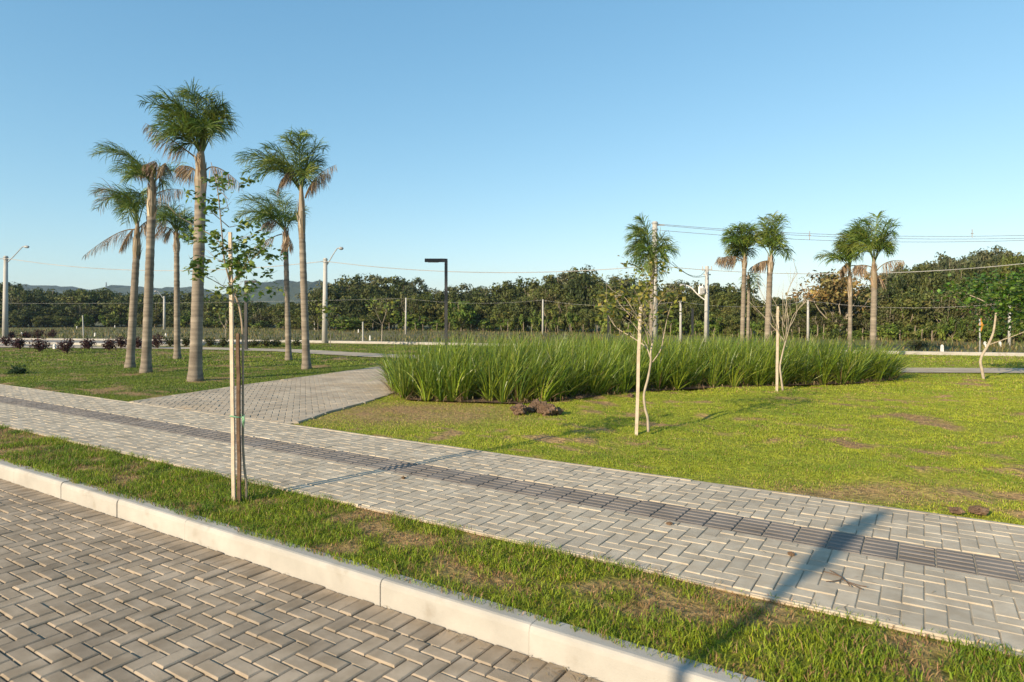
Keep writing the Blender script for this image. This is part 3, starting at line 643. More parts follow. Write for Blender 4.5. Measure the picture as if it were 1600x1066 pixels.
palm((1198, 539), (1203, 425), (1205, 398), 24.5, .135, .115, [((1190, 90), (1180, 30)), ((1205, 80), (1235, 35)), ((1160, 170), (1088, 160)), ((1175, 110), (1150, 80)), ((1225, 170), (1230, 270)), ((1275, 150), (1302, 300)), ((1235, 140), (1262, 170)), ((1200, 90), (1200, 20)), ((1190, 130), (1170, 130)), ((1215, 110), (1230, 120)), ((1205, 140), (1190, 200))], [((1195, 310), (1150, 300), (1085, 335)), ((1195, 320), (1170, 300), (1130, 330))], 'palm with a sparse narrow crown and a single long frond curving down on one side', S2, X2, Y2, ll=.52, nl=40, extra=2, wtk=.025)
S3, X3, Y3 = 3.947, 1240, 330
palm((1328, 540), (1328.5, 460), (1327.5, 412), 25.5, .095, .085, [((330, 130), (310, 150)), ((355, 90), (372, 60)), ((290, 230), (165, 280)), ((290, 240), (190, 310)), ((325, 170), (290, 250)), ((380, 140), (405, 120)), ((350, 150), (352, 290)), ((320, 150), (295, 200)), ((340, 140), (330, 130)), ((370, 180), (380, 280)), ((330, 200), (310, 300))], [((345, 340), (320, 300), (290, 350)), ((350, 340), (400, 320), (470, 370)), ((340, 340), (330, 320), (310, 380))], 'thinner palm of the pair before the brown flowering tree, its crown ragged', S3, X3, Y3, ll=.55, nl=54, extra=3, wtk=.022)
palm((1363.5, 539), (1366, 450), (1365, 402), 23.5, .130, .115, [((480, 50), (440, 75)), ((520, 30), (540, 15)), ((560, 60), (608, 60)), ((580, 110), (602, 210)), ((450, 110), (385, 160)), ((440, 150), (400, 250)), ((540, 110), (595, 140)), ((480, 150), (430, 290)), ((525, 170), (565, 260)), ((500, 70), (480, 50)), ((530, 90), (575, 95)), ((470, 90), (410, 110)), ((550, 160), (590, 230))], [((510, 370), (560, 290), (655, 310)), ((490, 350), (430, 320), (375, 340)), ((505, 400), (540, 390), (575, 440))], 'full crowned stout palm at the end of the plant bed, one dry frond bent outward', S3, X3, Y3, ll=.54, nl=46, extra=3, wtk=.022)

# ------------------------------------------------------------------ staked saplings
def leaves_at(mb, c, n, rad, size, cols, flat=.5):
    for k in range(n):
        d = Vector((random.gauss(0, 1), random.gauss(0, 1), random.gauss(0, .7)))*rad*.55; p = Vector(c)+d
        f = Vector((random.gauss(0, 1), random.gauss(0, 1), random.gauss(-.15, flat))).normalized(); s = f.cross(Vector((random.gauss(0, .6), random.gauss(0, .6), 1)))
        if s.length < .05: continue
        s.normalize(); L = size*random.uniform(.6, 1.2); nrm = s.cross(f); w_ = L*.36; col = random.choice(cols); k2 = random.uniform(.8, 1.2); col = tuple(x*k2 for x in col)
        a0 = p; b0 = p+f*L*.45+nrm*L*.06; c0 = p+f*L-nrm*L*.10
        mb.add([a0, b0+s*w_-nrm*L*.05, c0, b0-s*w_-nrm*L*.05, b0], [(0, 1, 4), (1, 2, 4), (2, 3, 4), (3, 0, 4)], col)
def sapling(base, y, branches, clusters, sc, ox, oy, label, leaf=.075, nleaf=9, rad=.11, cols=None, trunk_mat='bark', ydep=.35, twig=.16, group='young trees on the lawn'):
    B = P(base[0], base[1], y); B.z = 0; t = empty('sapling', B, label, 'young tree', group)
    dep = lambda qx, qy: (math.sin(qx*.037+qy*.021)*ydep)
    loc = lambda q, r0=1.: P(ox+q[0]/sc, oy+q[1]/sc, y)-B
    mb = MB()
    for k, (pts, r0, r1) in enumerate(branches):
        pp = []
        for i, q in enumerate(pts):
            p = loc(q)
            if k: p.y += dep(*pts[-1])*(i/(len(pts)-1))
            pp.append(p)
        pp = smooth_path(pp, 5); m = len(pp)-1
        mb.tube(pp, [(r0+(r1-r0)*i/m)*.85*random.uniform(.93, 1.07) for i in range(m+1)], 7)
        if k == 0: mb.build('trunk', M[trunk_mat], t, True); mb = MB()
        if k:                                  # fine side twigs
            for j in range(5):
                i0 = random.randint(max(1, m//4), m); d = (pp[i0]-pp[i0-1]).normalized(); o_ = Vector((random.gauss(0, 1), random.gauss(0, 1), random.gauss(.4, .6))); q_ = (d+o_*.55).normalized(); ln = random.uniform(.5, 1.)*twig
                mb.tube([pp[i0], pp[i0]+q_*ln*.5+Vector((0, 0, .01)), pp[i0]+(q_+Vector((0, 0, .25))).normalized()*ln], [r1*.8, r1*.6, r1*.35], 4)
    if mb.v: mb.build('branches', M[trunk_mat], t, True)
    if clusters:
        mb = MB()
        for q in clusters:
            c = loc(q); c.y += dep(*q); leaves_at(mb, c, nleaf, rad, leaf, cols)
        mb.build('crown', M['leaf_young'], t)
    return t
def stake(b, tpx, y, hw, label, mat='wood_pale', dy=0.):
    B = P(b[0], b[1], y+dy); B.z = 0; T = P(tpx[0], tpx[1], y+dy)-B
    o = empty('stake', B, label, 'stake'); mb = MB()
    n = 8; pts = [T*(i/n)+Vector((random.gauss(0, .003), random.gauss(0, .003), 0)) for i in range(n+1)]; pts[0] = Vector((0, 0, -.06))
    mb.tube(pts, [hw*1.35]*n+[hw*1.2], 4, square=True); mb.build('post', M[mat], o); return o
LF = [(.10, .17, .025), (.16, .22, .035), (.07, .125, .022), (.22, .26, .05)]
y1 = G(372, 780)[1]; S5 = 4.843
b5 = lambda sx, sy: ((sx-300)*S5, (sy-260)*S5)
sapling((383, 781), y1, [
    ([b5(384.5, 781), b5(384.5, 755), b5(381.5, 728), b5(379.5, 690), b5(379.5, 640), b5(379.5, 580), b5(379, 520), b5(376, 490), b5(371, 470), b5(364, 452), (290, 890)], .0125, .0095),
    ([(290, 890), (271, 700), (280, 480), (278, 200), (262, 30)], .009, .003), ([(280, 460), (200, 360), (150, 290)], .005, .002), ([(285, 460), (330, 430), (352, 400)], .004, .002),
    ([(275, 650), (180, 540), (100, 490), (0, 430), (-60, 395)], .005, .002), ([(290, 895), (370, 810), (470, 720), (590, 620)], .006, .002), ([(300, 885), (420, 825), (520, 790)], .005, .002),
    ([(285, 935), (220, 870), (160, 810)], .005, .002), ([(330, 1030), (350, 1035), (400, 990), (470, 920)], .005, .002), ([(270, 740), (200, 700)], .004, .002), ([(278, 330), (320, 270), (355, 180)], .003, .0015), ([(276, 250), (215, 190), (170, 150)], .003, .0015), ([(280, 600), (350, 530), (470, 490)], .004, .002)],
    [(150, 265), (150, 325), (345, 170), (330, 60), (165, 140), (245, 140), (235, 340), (275, 330), (320, 385), (180, 480), (245, 520), (140, 570), (190, 590), (240, 640), (160, 690), (210, 740), (300, 600), (360, 610), (390, 610), (300, 690), (350, 750), (420, 740), (440, 700), (490, 670), (530, 630), (610, 605), (500, 800), (440, 800), (150, 820), (180, 840), (200, 900), (225, 960), (360, 900), (390, 950), (440, 940), (480, 940), (520, 920), (470, 500), (520, 480), (75, 500), (130, 560), (200, 620), (230, 560), (340, 640), (320, 560), (400, 760), (300, 800), (190, 790), (290, 730)],
    S5, 300, 260, 'young leafy tree tied to two wooden stakes in the strip beside the kerb', .056, 20, .068, LF)
stake((365.5, 781), (360, 363), y1, .0135, 'tall pale square wooden stake beside the young tree in the strip', dy=.0)
stake((374, 779), (371.5, 521), y1, .0135, 'shorter dark brown stake between the pale stake and the sapling trunk', 'wood_dark', dy=-.03)
B = P(371, 650, y1); o = empty('tie_string', (B.x, B.y, 0), 'green string tied round the stakes and trunk of the sapling', 'string'); mb = MB()
c = Vector((0, -.01, B.z)); ring = [c+Vector((math.cos(i*.5236)*.052, math.sin(i*.5236)*.048, .006*math.sin(i))) for i in range(13)]
mb.tube(ring, .006, 5); mb.tube([c+Vector((.05, -.02, 0)), c+Vector((.075, -.03, -.02)), c+Vector((.07, -.03, -.07)), c+Vector((.06, -.03, -.05)), c+Vector((.075, -.03, .01))], .005, 5); mb.tube([c+Vector((.05, -.02, .004)), c+Vector((.062, -.03, -.05)), c+Vector((.066, -.02, -.09))], .004, 5); mb.build('knot', M['string'], o, True)

S6 = 3.555; y2 = G(1010, 676)[1]
LF2 = [(.17, .19, .03), (.24, .23, .04), (.12, .16, .03), (.30, .24, .05)]
sapling((1012, 676), y2, [
    ([(402, 978), (398, 900), (385, 850), (378, 770), (400, 680), (415, 590), (415, 540), (425, 480)], .022, .014),
    ([(415, 570), (400, 510), (335, 457), (250, 400), (205, 320)], .012, .004), ([(405, 500), (378, 420), (300, 330), (210, 290), (140, 255)], .009, .003), ([(424, 490), (395, 400), (330, 320), (270, 230), (215, 220)], .009, .003),
    ([(425, 480), (430, 400), (440, 330), (440, 260)], .010, .004), ([(425, 590), (470, 520), (490, 420), (510, 320), (535, 250)], .010, .003), ([(350, 280), (340, 250), (280, 170), (215, 140)], .006, .002), ([(340, 250), (370, 190), (390, 110)], .006, .002), ([(425, 480), (380, 380), (360, 300), (350, 260)], .008, .004), ([(440, 300), (480, 220), (500, 190)], .005, .002), ([(300, 330), (250, 260), (240, 210)], .005, .002), ([(400, 510), (345, 400), (320, 360)], .006, .003)],
    [(150, 250), (200, 190), (240, 215), (130, 290), (225, 405), (330, 200), (420, 260), (480, 200), (490, 250), (530, 245), (510, 320), (350, 150), (370, 60), (190, 310), (250, 280), (380, 300), (390, 370), (370, 200), (290, 190), (420, 180), (500, 190), (530, 30), (500, 50), (350, 90), (410, 100), (320, 120), (170, 330), (230, 330), (260, 230), (300, 260), (320, 290), (400, 230), (440, 330), (180, 210), (350, 230), (390, 320), (230, 280), (140, 210), (460, 170), (500, 290), (330, 40), (390, 150)],
    S6, 900, 400, 'young multi-stemmed tree with sparse yellowish leaves beside its thin stake', .075, 13, .16, LF2, 'bark_pale', .5, .3)
stake((994, 677), (1000.7, 476), y2, .018, 'thin stake beside the young tree with yellowish leaves')
S7 = 3.478; y3 = G(1218, 611)[1]
sapling((1223, 612), y3, [
    ([(290, 600), (278, 510), (274, 460), (285, 400), (305, 320)], .026, .016), ([(303, 330), (240, 250), (180, 180), (110, 110)], .012, .004), ([(307, 320), (330, 200), (355, 150), (390, 100)], .010, .004), ([(303, 325), (275, 250), (268, 180), (250, 60)], .010, .004), ([(305, 310), (300, 200), (290, 60), (330, -40)], .010, .004), ([(285, 330), (230, 210), (145, 40), (120, -20)], .008, .003), ([(305, 300), (330, 250), (345, 190), (330, 100)], .008, .003), ([(300, 250), (280, 140), (215, 0)], .007, .003), ([(320, 260), (370, 180), (385, 100), (395, -60)], .008, .003), ([(300, 220), (320, 80), (360, -20)], .007, .003)],
    None, S7, 1140, 440, 'leafless young tree with bare upright twigs in front of the plant bed', trunk_mat='bark_pale', twig=.5)
stake((1213.5, 613), (1215.5, 479), y3, .020, 'straight pale stake beside the leafless young tree')
y4 = G(1537, 592)[1]; S8 = 3.947
GR = [(.075, .15, .018), (.10, .185, .022), (.055, .11, .016), (.14, .22, .03)]
cl = [(x0+random.uniform(-20, 20), y0+random.uniform(-15, 15)) for x0 in range(1120, 1560, 44) for y0 in range(400, 740, 40) if (((x0-1360)/230)**2+((y0-560)/165)**2) < 1.05 and not (y0 > 570 and x0 < 1285)]
cl += [(1110, 500), (1150, 480), (1180, 500), (1200, 470), (1240, 430), (1290, 410), (1340, 400), (1150, 530), (1215, 520), (1260, 500), (1230, 560), (1300, 480), (1310, 540)]
sapling((1536, 592), y4, [
    ([(1172, 1037), (1163, 985), (1152, 930), (1165, 885), (1200, 825), (1228, 760), (1240, 700), (1252, 600)], .042, .028), ([(1203, 825), (1240, 795), (1275, 765), (1350, 720), (1440, 690)], .016, .005), ([(1250, 620), (1275, 590), (1300, 500), (1340, 430)], .02, .008), ([(1252, 610), (1240, 560), (1180, 510), (1130, 490)], .018, .006), ([(1252, 600), (1260, 520), (1250, 450)], .016, .006), ([(1275, 590), (1350, 540), (1440, 520)], .015, .006)],
    cl, S8, 1240, 330, 'leaning pale trunked tree with a spreading bright green crown at the lawn edge', .13, 30, .32, GR, 'bark_pale', .9)
S9 = 6.154
for base, br, cls, lab in (
    ((596, 536), [([(838, 712), (842, 620), (845, 535)], .035, .025), ([(845, 540), (800, 430), (780, 350)], .02, .006), ([(848, 530), (880, 450), (905, 390)], .02, .006), ([(840, 545), (770, 500), (720, 440)], .014, .005), ([(850, 520), (870, 430), (850, 360)], .012, .005)], [(725, 315), (740, 335), (790, 340), (800, 350), (860, 375), (880, 385), (930, 370), (900, 355), (950, 350), (870, 350)], 'small forked young tree with few yellow green leaves beyond the path'),
    ((516, 542), [([(346, 750), (348, 640), (335, 560), (305, 490)], .022, .012), ([(320, 520), (340, 440), (360, 390)], .01, .005), ([(310, 500), (280, 430), (270, 390)], .01, .005)], [(290, 350), (330, 390), (350, 400), (370, 380), (280, 400), (390, 400), (320, 350), (300, 440), (270, 350), (400, 370)], 'thin bent young tree with yellowish leaves close to the street light pole'),
    ((352, 531), [([(-665, 685), (-662, 600), (-668, 560), (-650, 500)], .03, .02), ([(-665, 570), (-720, 500), (-740, 420)], .015, .005), ([(-660, 560), (-620, 480), (-600, 420)], .015, .005), ([(-655, 520), (-680, 430), (-670, 370)], .015, .005)], [(-740, 420), (-700, 400), (-660, 380), (-620, 400), (-600, 430), (-690, 440), (-640, 430), (-720, 460), (-580, 450), (-760, 450)], 'small dull green young tree behind the tied sapling, far across the lawn')):
    yy = G(*base)[1]; sapling(base, yy, br, cls, S9, 460, 420, lab, .26, 7, .45, [(.16, .19, .03), (.22, .23, .04), (.11, .15, .03)], 'bark_pale', .6)

# ------------------------------------------------------------------ lamps, poles, wires, signs
def lamp_column(b, top, arm, y, label, w=.05):
    B = P(b[0], b[1], y); B.z = 0; t = empty('path_light', B, label, 'lamp post', 'path lights on the lawn')
    h = EYE-(top[1]-HOR)*y/FPX; mb = MB(); mb.box((0, 0, h/2), (w, w, h/2), bev=.006); mb.build('post', M['dark_metal'], t)
    L = (arm-top[0])*y/FPX; mb = MB(); mb.box((L/2+math.copysign(w, L)*.5, 0, h-.055+.004), (abs(L)/2, w*1.25, .055), bev=.008); mb.build('arm_head', M['dark_metal'], t)
    mb = MB(); mb.box((L*.62, 0, h-.111), (abs(L)*.25, w*.8, .006)); mb.build('lens', M['grey_metal'], t)
    mb = MB(); mb.box((0, 0, .012), (w*2.1, w*2.1, .012), bev=.003); mb.build('base_plate', M['dark_metal'], t)
lamp_column((697, 548), (697, 404.5), 665, 20.2, 'dark square lamp post with a flat arm rising behind the plant bed', .045)
lamp_column((384.5, 546.6), (384.5, 438.5), 399.5, 29.6, 'small dark lamp post with a flat arm, far behind the tied sapling', .06)
def street_light(b, top, armpts, y, r0, r1, label, pend=None):
    B = P(b[0], b[1], y); B.z = 0; t = empty('street_light', B, label, 'street light', 'street lights on concrete poles')
    T = P(top[0], top[1], y)-B; mb = MB(); mb.tube([Vector((0, 0, -.2)), T*.5, T], [r0, (r0+r1)/2, r1], 12); mb.build('pole', M['pole_concrete'], t, True)
    mb = MB()
    for dz in (.12, .28): mb.tube([T-Vector((.0, 0, dz)), T-Vector((0, 0, dz-.05))], r1*1.35, 10)
    mb.tube([T-Vector((.22, .05, .2)), T-Vector((-.1, .05, .2))], .03, 6); mb.build('bracket', M['grey_metal'], t)
    mb = MB(); ap = smooth_path([P(p[0], p[1], y)-B for p in armpts[:-1]], 6); mb.tube(ap, .03, 7); mb.build('arm', M['grey_metal'], t, True)
    a0 = P(*armpts[-2], y)-B; a1 = P(*armpts[-1], y)-B; d = a1-a0; hd = MB()
    hd.tube([a0, a0+d*.25, a0+d*.8, a1], [.03, .085, .095, .04], 8); hd.build('lamp_head', M['grey_metal'], t, True)
street_light((8, 529), (9.2, 400), [(10.5, 411), (22, 400), (34, 387), (37, 385.5), (45.5, 386)], 45., .185, .12, 'street light on a grey concrete pole at the far edge of the parking road')
street_light((507.3, 535.4), (508.5, 403.5), [(511, 414), (518, 402), (526, 389.5), (529, 388), (536.5, 388.5)], 38., .17, .11, 'street light on a pale concrete pole before the far hill')
street_light((256.8, 511), (256.6, 463), [(255.5, 467), (251, 461), (246.8, 455.6), (245.5, 455), (241, 455.5)], 78., .15, .11, 'distant small street light between the palm trunks in front of the wood')
def utility_pole(b, top, y, r0, r1, label, group=None, arms=()):
    B = P(b[0], b[1], y); B.z = 0; t = empty('utility_pole', B, label, 'utility pole', group)
    T = P(top[0], top[1], y)-B; mb = MB(); mb.tube([Vector((0, 0, -.2)), T*.5, T], [r0, (r0+r1)/2, r1], 10); mb.build('pole', M['pole_concrete'], t, True)
    return t, T, B
tp, T, B = utility_pole((1104, 535), (1104.7, 416), 38., .16, .11, 'pale concrete pole carrying a transformer, with a curved lamp arm')
mb = MB(); q = P(1095.5, 454, 38.)-B; mb.tube([q-Vector((0, 0, .25)), q-Vector((0, 0, .2)), q+Vector((0, 0, .2)), q+Vector((0, 0, .25))], [.12, .17, .17, .12], 12)
for dx in (-.14, .14): mb.tube([q+Vector((dx*.6, 0, .25)), q+Vector((dx*.7, 0, .36))], .03, 6)
for k in range(5): mb.box((q.x-.12+k*.06, q.y-.19, q.z), (.008, .04, .17))
mb.tube([q+Vector((.1, 0, .1)), q+Vector((.36, 0, .1))], .025, 5); mb.build('transformer', M['white_paint'], tp)
mb = MB(); mb.tube(smooth_path([P(*p, 38.)-B for p in ((1102.5, 469.6), (1096, 465), (1089, 459), (1082, 451.5), (1076.5, 447.5), (1072, 446))], 4), .035, 7); mb.build('lamp_arm', M['white_paint'], tp, True)
mb = MB(); a0 = P(1072, 446, 38.)-B; mb.tube([a0, a0+Vector((-.08, 0, 0)), a0+Vector((-.3, 0, 0)), a0+Vector((-.38, 0, -.01))], [.03, .08, .08, .03], 8); mb.build('lamp_head', M['grey_metal'], tp, True)
mb = MB(); mb.box((T.x, 0, T.z-.22), (.30, .04, .04)); mb.box((T.x, 0, T.z-.5), (.22, .035, .035))
for dx in (-.27, 0, .27): mb.tube([T+Vector((dx, 0, -.2)), T+Vector((dx, 0, .02))], [.035, .02], 6)
mb.build('crossarm', M['pole_concrete'], tp)
tp2, T2, B2 = utility_pole((1022.5, 541), (1023.3, 346.5), 33.5, .17, .13, 'tallest utility pole, rising out of the palm crown behind the young tree')
mb = MB()
for dz in (.12, .45, .8, 1.1): mb.tube([T2-Vector((0, 0, dz)), T2-Vector((0, 0, dz-.07))], .17, 10)
mb.box((.22, 0, T2.z-.18), (.3, .03, .03)); mb.build('bracket', M['grey_metal'], tp2)
for (b, tpx, lab) in (((634, 522.5), (634.3, 465.5), 'slim pale pole before the wood, left of the dark lamp post'), ((848, 523), (848.3, 468), 'slim pale pole standing just beyond the middle of the plant bed'), ((1063.5, 535), (1063.5, 470.5), 'slim pale pole near the transformer pole'), ((1262.5, 533), (1262.5, 469), 'slim pale pole between the two pairs of palms'), ((1577, 540), (1577.6, 472.5), 'slim pale pole rising behind the leaning green tree')):
    utility_pole(b, tpx, G(*b)[1], .085 if b[0] < 1500 else .075, .06, lab, 'slim poles along the field')
for (b, tpx, lab) in (((1082, 536), (1082, 482), 'dark thin post between the slim pole and the transformer pole'), ((950.5, 536), (950.5, 480), 'dark thin post behind the yellowish young tree')):
    yy = G(*b)[1]; B = P(*b, yy); B.z = 0; o = empty('metal_post', B, lab, 'post'); mb = MB(); T = P(*tpx, yy)-B; mb.box((0, 0, T.z/2), (.055, .055, T.z/2), bev=.01); mb.build('shaft', M['dark_metal'], o)
for (b, tpx, lab, r) in (((567, 534), (567, 503), 'thin grey wooden post by the far kerb near the forked young tree', .05), ((130.6, 528), (129.2, 493), 'thin grey post beyond the far kerb behind the red shrubs', .05), ((491.5, 516), (491.5, 503), 'short pale post at the wood edge beside the tall palm trunk', .08)):
    yy = G(*b)[1]; B = P(*b, yy); B.z = 0; o = empty('field_post', B, lab, 'post'); mb = MB(); T = P(*tpx, yy)-B; mb.tube([Vector((0, 0, -.1)), T*.5, T], [r, r*.95, r*.9], 6); mb.build('shaft', M['pole_concrete'], o)
def wire(name, pts, r, label, cat='cable', mat='wire', group=None):
    pp = [Vector(p) for p in pts]; mb = MB(); mb.tube(smooth_path(pp, 8), r, 5, col=(1, 1, 1))
    c = pp[0].copy(); o = mb.build(name, M[mat], None, True); tag(o, label, cat, group); return o
def sag(a, b, s, n=6): return [a.lerp(b, i/n)-Vector((0, 0, 4*s*(i/n)*(1-i/n))) for i in range(n+1)]
LP1, LP2, TP = P(9, 404, 45), P(508, 408.5, 38), P(1022, 415.5, 33.5)
wire('overhead_cable', sag(P(-420, 402, 52), LP1, .5), .022, 'twisted cable running out of view from the parking road street light', mat='cable')
wire('overhead_cable', sag(LP1, LP2, .70), .022, 'twisted cable sagging between the two nearer street light poles', mat='cable')
wire('overhead_cable', sag(LP2, TP, .50), .021, 'twisted cable from the street light to the tallest utility pole', mat='cable')
wire('overhead_cable', sag(TP, P(1640, 408, 31), .52), .018, 'thick cable from the tallest pole passing behind the palm pair', mat='cable')
for pa, pb, sg, lab in (((1024, 350), (1900, 352), .62, 'highest thin power wire, from the top of the tallest pole'), ((1030, 352), (1900, 356), .66, 'second thin power wire just under the highest one'), ((1030, 360), (1900, 356), .68, 'lowest of the three thin power wires')):
    wire('power_wire', sag(P(*pa, 33.5), P(*pb, 33.5), sg, 8), .012, lab, 'wire')
for (sx, sy) in ((1265, 368), (1519, 365)):
    c = P(sx, sy, 33.5); mb = MB(); mb.tube([c+Vector((0, 0, .22)), c-Vector((0, 0, .22))], .022, 5); mb.box((c.x, c.y, c.z), (.06, .02, .025)); o = mb.build('wire_spacer', M['grey_metal'])
    tag(o, 'wire spacer above the palm pair' if False else ('small spacer on the power wires left of the palm pair' if sx < 1400 else 'small spacer on the power wires above the dark hill trees'), 'spacer')
pole_tops = [P(-260, 470, 66), P(634.3, 466.5, 57), P(848.3, 469, 55.5), P(1063.5, 471.5, 38.5), P(1262.5, 470, 40.5), P(1577.6, 473.5, 34)]
labs = ['thin low wire in front of the wood, running far behind the palm trunks', 'thin low wire between the first two slim poles behind the dark lamp', 'thin low wire passing behind the yellowish young tree', 'thin low wire behind the transformer pole and palms', 'thin low wire in front of the right-hand wood']
for p_, q_, lb in zip(pole_tops[:-1], pole_tops[1:], labs): wire('field_wire', sag(p_, q_, .35), .007, lb, 'wire', 'cable')
wire('service_wire', [P(1050, 409, 33.5), P(1062, 420, 34.5), P(1078, 430, 36), P(1094, 431, 37), P(1103, 421, 38)], .014, 'slack wire dropping to the top of the transformer pole', 'wire')
wire('service_wire', [P(1026, 396, 33.5), P(1048, 412, 34.5), P(1066, 424, 36), P(1084, 433, 37), P(1103, 432, 38)], .014, 'second slack wire hanging below the other to the transformer pole', 'wire')
def warning_sign(base, h, ang, side, label, rad=.03, facemat='sign_yellow'):
    t = empty('warning_sign', base, label, 'road sign', None); t.rotation_euler = (0, 0, ang)
    mb = MB(); mb.tube([(0, 0, -.2), (0, 0, h*.5), (0, 0, h-.04)], rad, 10); mb.build('post', M['grey_metal'], t, True)
    d = side/math.sqrt(2); c = h-d; mb = MB()
    def dia(k, y0, y1): return [(0, y0, c-d*k), (d*k, y0, c), (0, y0, c+d*k), (-d*k, y0, c), (0, y1, c-d*k), (d*k, y1, c), (0, y1, c+d*k), (-d*k, y1, c)]
    F = [(0, 1, 2, 3), (7, 6, 5, 4), (0, 4, 5, 1), (1, 5, 6, 2), (2, 6, 7, 3), (3, 7, 4, 0)]
    y0 = -rad-.012; mb.add(dia(1, y0, y0+.006), F); mb.build('plate', M[facemat], t)
    mb = MB()
    for i in range(4):
        a0 = [(0, -1), (1, 0), (0, 1), (-1, 0)][i]; a1 = [(0, -1), (1, 0), (0, 1), (-1, 0)][(i+1) % 4]
        mb.add([(a0[0]*d*.9, y0-.003, c+a0[1]*d*.9), (a1[0]*d*.9, y0-.003, c+a1[1]*d*.9), (a1[0]*d*.84, y0-.003, c+a1[1]*d*.84), (a0[0]*d*.84, y0-.003, c+a0[1]*d*.84)], [(0, 1, 2, 3)])
    mb.build('border', M['dark_metal'], t)
    mb = MB()
    for z in (-.18, .18): mb.box((0, -rad+.004, c+z*side), (.05, .012, .018))
    mb.build('clamp', M['grey_metal'], t); return t
yy = G(1531, 554.5)[1]; b = G(1531, 554.5)
warning_sign((b[0], b[1], 0), EYE-(497-HOR)*yy/FPX, R(72), .40, 'orange yellow diamond road sign seen nearly edge-on by the far kerb', .028)
# a like sign on the near road's opposite kerb: it casts the tapering shadow across the pavement
b = uv(2.2, -3.58); tipx = np.array(G(1390, 796)); dirl = np.array((math.sin(a), math.cos(a))); hs_ = 3.5; b = tipx-dirl*hs_/math.tan(e)
warning_sign((b[0], b[1], 0), hs_, ANG_U+R(90)+R(3), .60, 'yellow diamond road sign on the opposite kerb, its shadow crossing the pavement', .032)

# ------------------------------------------------------------------ soil clods, stakes in the field, shrubs, twigs
def clod(cx, cy, s, label, mat='soil', sq=.7, seed=0, group='soil clods before the plant bed'):
    bm = bmesh.new(); bmesh.ops.create_icosphere(bm, subdivisions=5, radius=1)
    for v in bm.verts:
        n = mnoise.fractal(v.co*1.3+Vector((seed*3.1, seed, 0)), 1., 2., 5); n2 = mnoise.noise(v.co*6+Vector((seed, 0, 0)))
        n3 = mnoise.noise(v.co*13+Vector((0, seed, 0))); v.co *= 1+.45*n+.16*n2+.10*n3; v.co.z *= sq
    for v in bm.verts: v.co *= s
    me = bpy.data.meshes.new('soil_clod'); bm.to_mesh(me); bm.free(); o = link_mesh('soil_clod', me, M[mat], None, False); o.location = (cx, cy, s*sq*.45); return tag(o, label, 'soil clod', group)
for k, (px_, py_, s, lab) in enumerate(((812, 645, .12, 'leftmost reddish soil clod of the heap before the plant bed'), (829, 642, .075, 'small soil clod in the gap of the heap'), (842, 640, .14, 'tall soil clod at the back of the heap'), (856, 646, .145, 'largest rounded soil clod in the heap'), (872, 645, .075, 'small crumbled clod at the right end of the heap'), (905, 624, .06, 'little clod lying under the leaves of the bed'), (985, 620, .055, 'flat brown clod left of the yellowish young tree'))):
    g = G(px_, py_); clod(g[0], g[1], s, lab, seed=k+1)
g = G(1528, 800); clod(g[0], g[1], .06, 'dug up clump of brown turf at the lawn edge by the pavement', 'soil', .45, 21, None)
g = G(1495, 800); clod(g[0], g[1], .05, 'small brown turf crumb beside the dug up clump', 'soil', .45, 23, None)
def marker(px_, py_, h, label):
    g = G(px_, py_); mb = MB(); mb.box((0, 0, h/2), (.05, .05, h/2), taper=.8, bev=0); mb.box((0, 0, h+.02), (.035, .035, .02), taper=.3); o = mb.build('survey_marker', M['white_paint']); o.location = (g[0], g[1], 0); return tag(o, label, 'marker post', 'white survey markers in the field')
for m_ in ((120, 514.5, .35, 'white marker in the far grass left of the dark trunked palm'), (148.5, 526, .26, 'white marker beyond the parking road near the thin grey post'), (179.5, 512, .3, 'tiny white marker far off left of the palms'), (259, 526, .22, 'white marker between the palm trunks'), (578, 532, .28, 'white marker by the forked young tree'), (594, 516, .35, 'small white marker before the wood behind the forked young tree'), (560, 520, .3, 'low pale marker left of the forked young tree'), (1472, 551, .30, 'white marker on the grass beyond the far kerb, left of the road sign'), (1539, 543, .26, 'white marker behind the road sign'), (1562.5, 543, .26, 'white marker behind the leaning green tree'), (34, 526, .3, 'white marker among the red shrubs'), (85, 545, .22, 'pale marker standing on the parking road')): marker(*m_)
def shrub(px_, py_, wpx, hpx, cols, label, group, leaf=.09):
    g = G(px_, py_); y = g[1]; t = empty('shrub', (g[0], g[1], 0), label, 'shrub', group); W_, H_ = wpx*y/FPX/2, hpx*y/FPX; mb = MB(); tips = []
    for k in range(16):
        an = random.uniform(0, 6.28); el = random.uniform(.45, 1.45); d = Vector((math.cos(an)*math.cos(el)*W_*1.1, math.sin(an)*math.cos(el)*W_*1.1, math.sin(el)*H_)); mb.tube([(0, 0, -.03), d*.5+Vector((0, 0, .03)), d], [.014, .009, .004], 4); tips.append(d)
    mb.build('stems', M['wood_dark'], t); mb = MB()
    for d in tips:
        for s in (.5, .75, 1.): leaves_at(mb, d*s, 12, .14, leaf, cols)
    mb.build('foliage', M['leaf_tree'], t); return t
RED = [(.055, .018, .020), (.075, .022, .024), (.04, .015, .016), (.06, .035, .02)]; GRN = [(.06, .075, .02), (.09, .10, .025), (.05, .05, .02)]
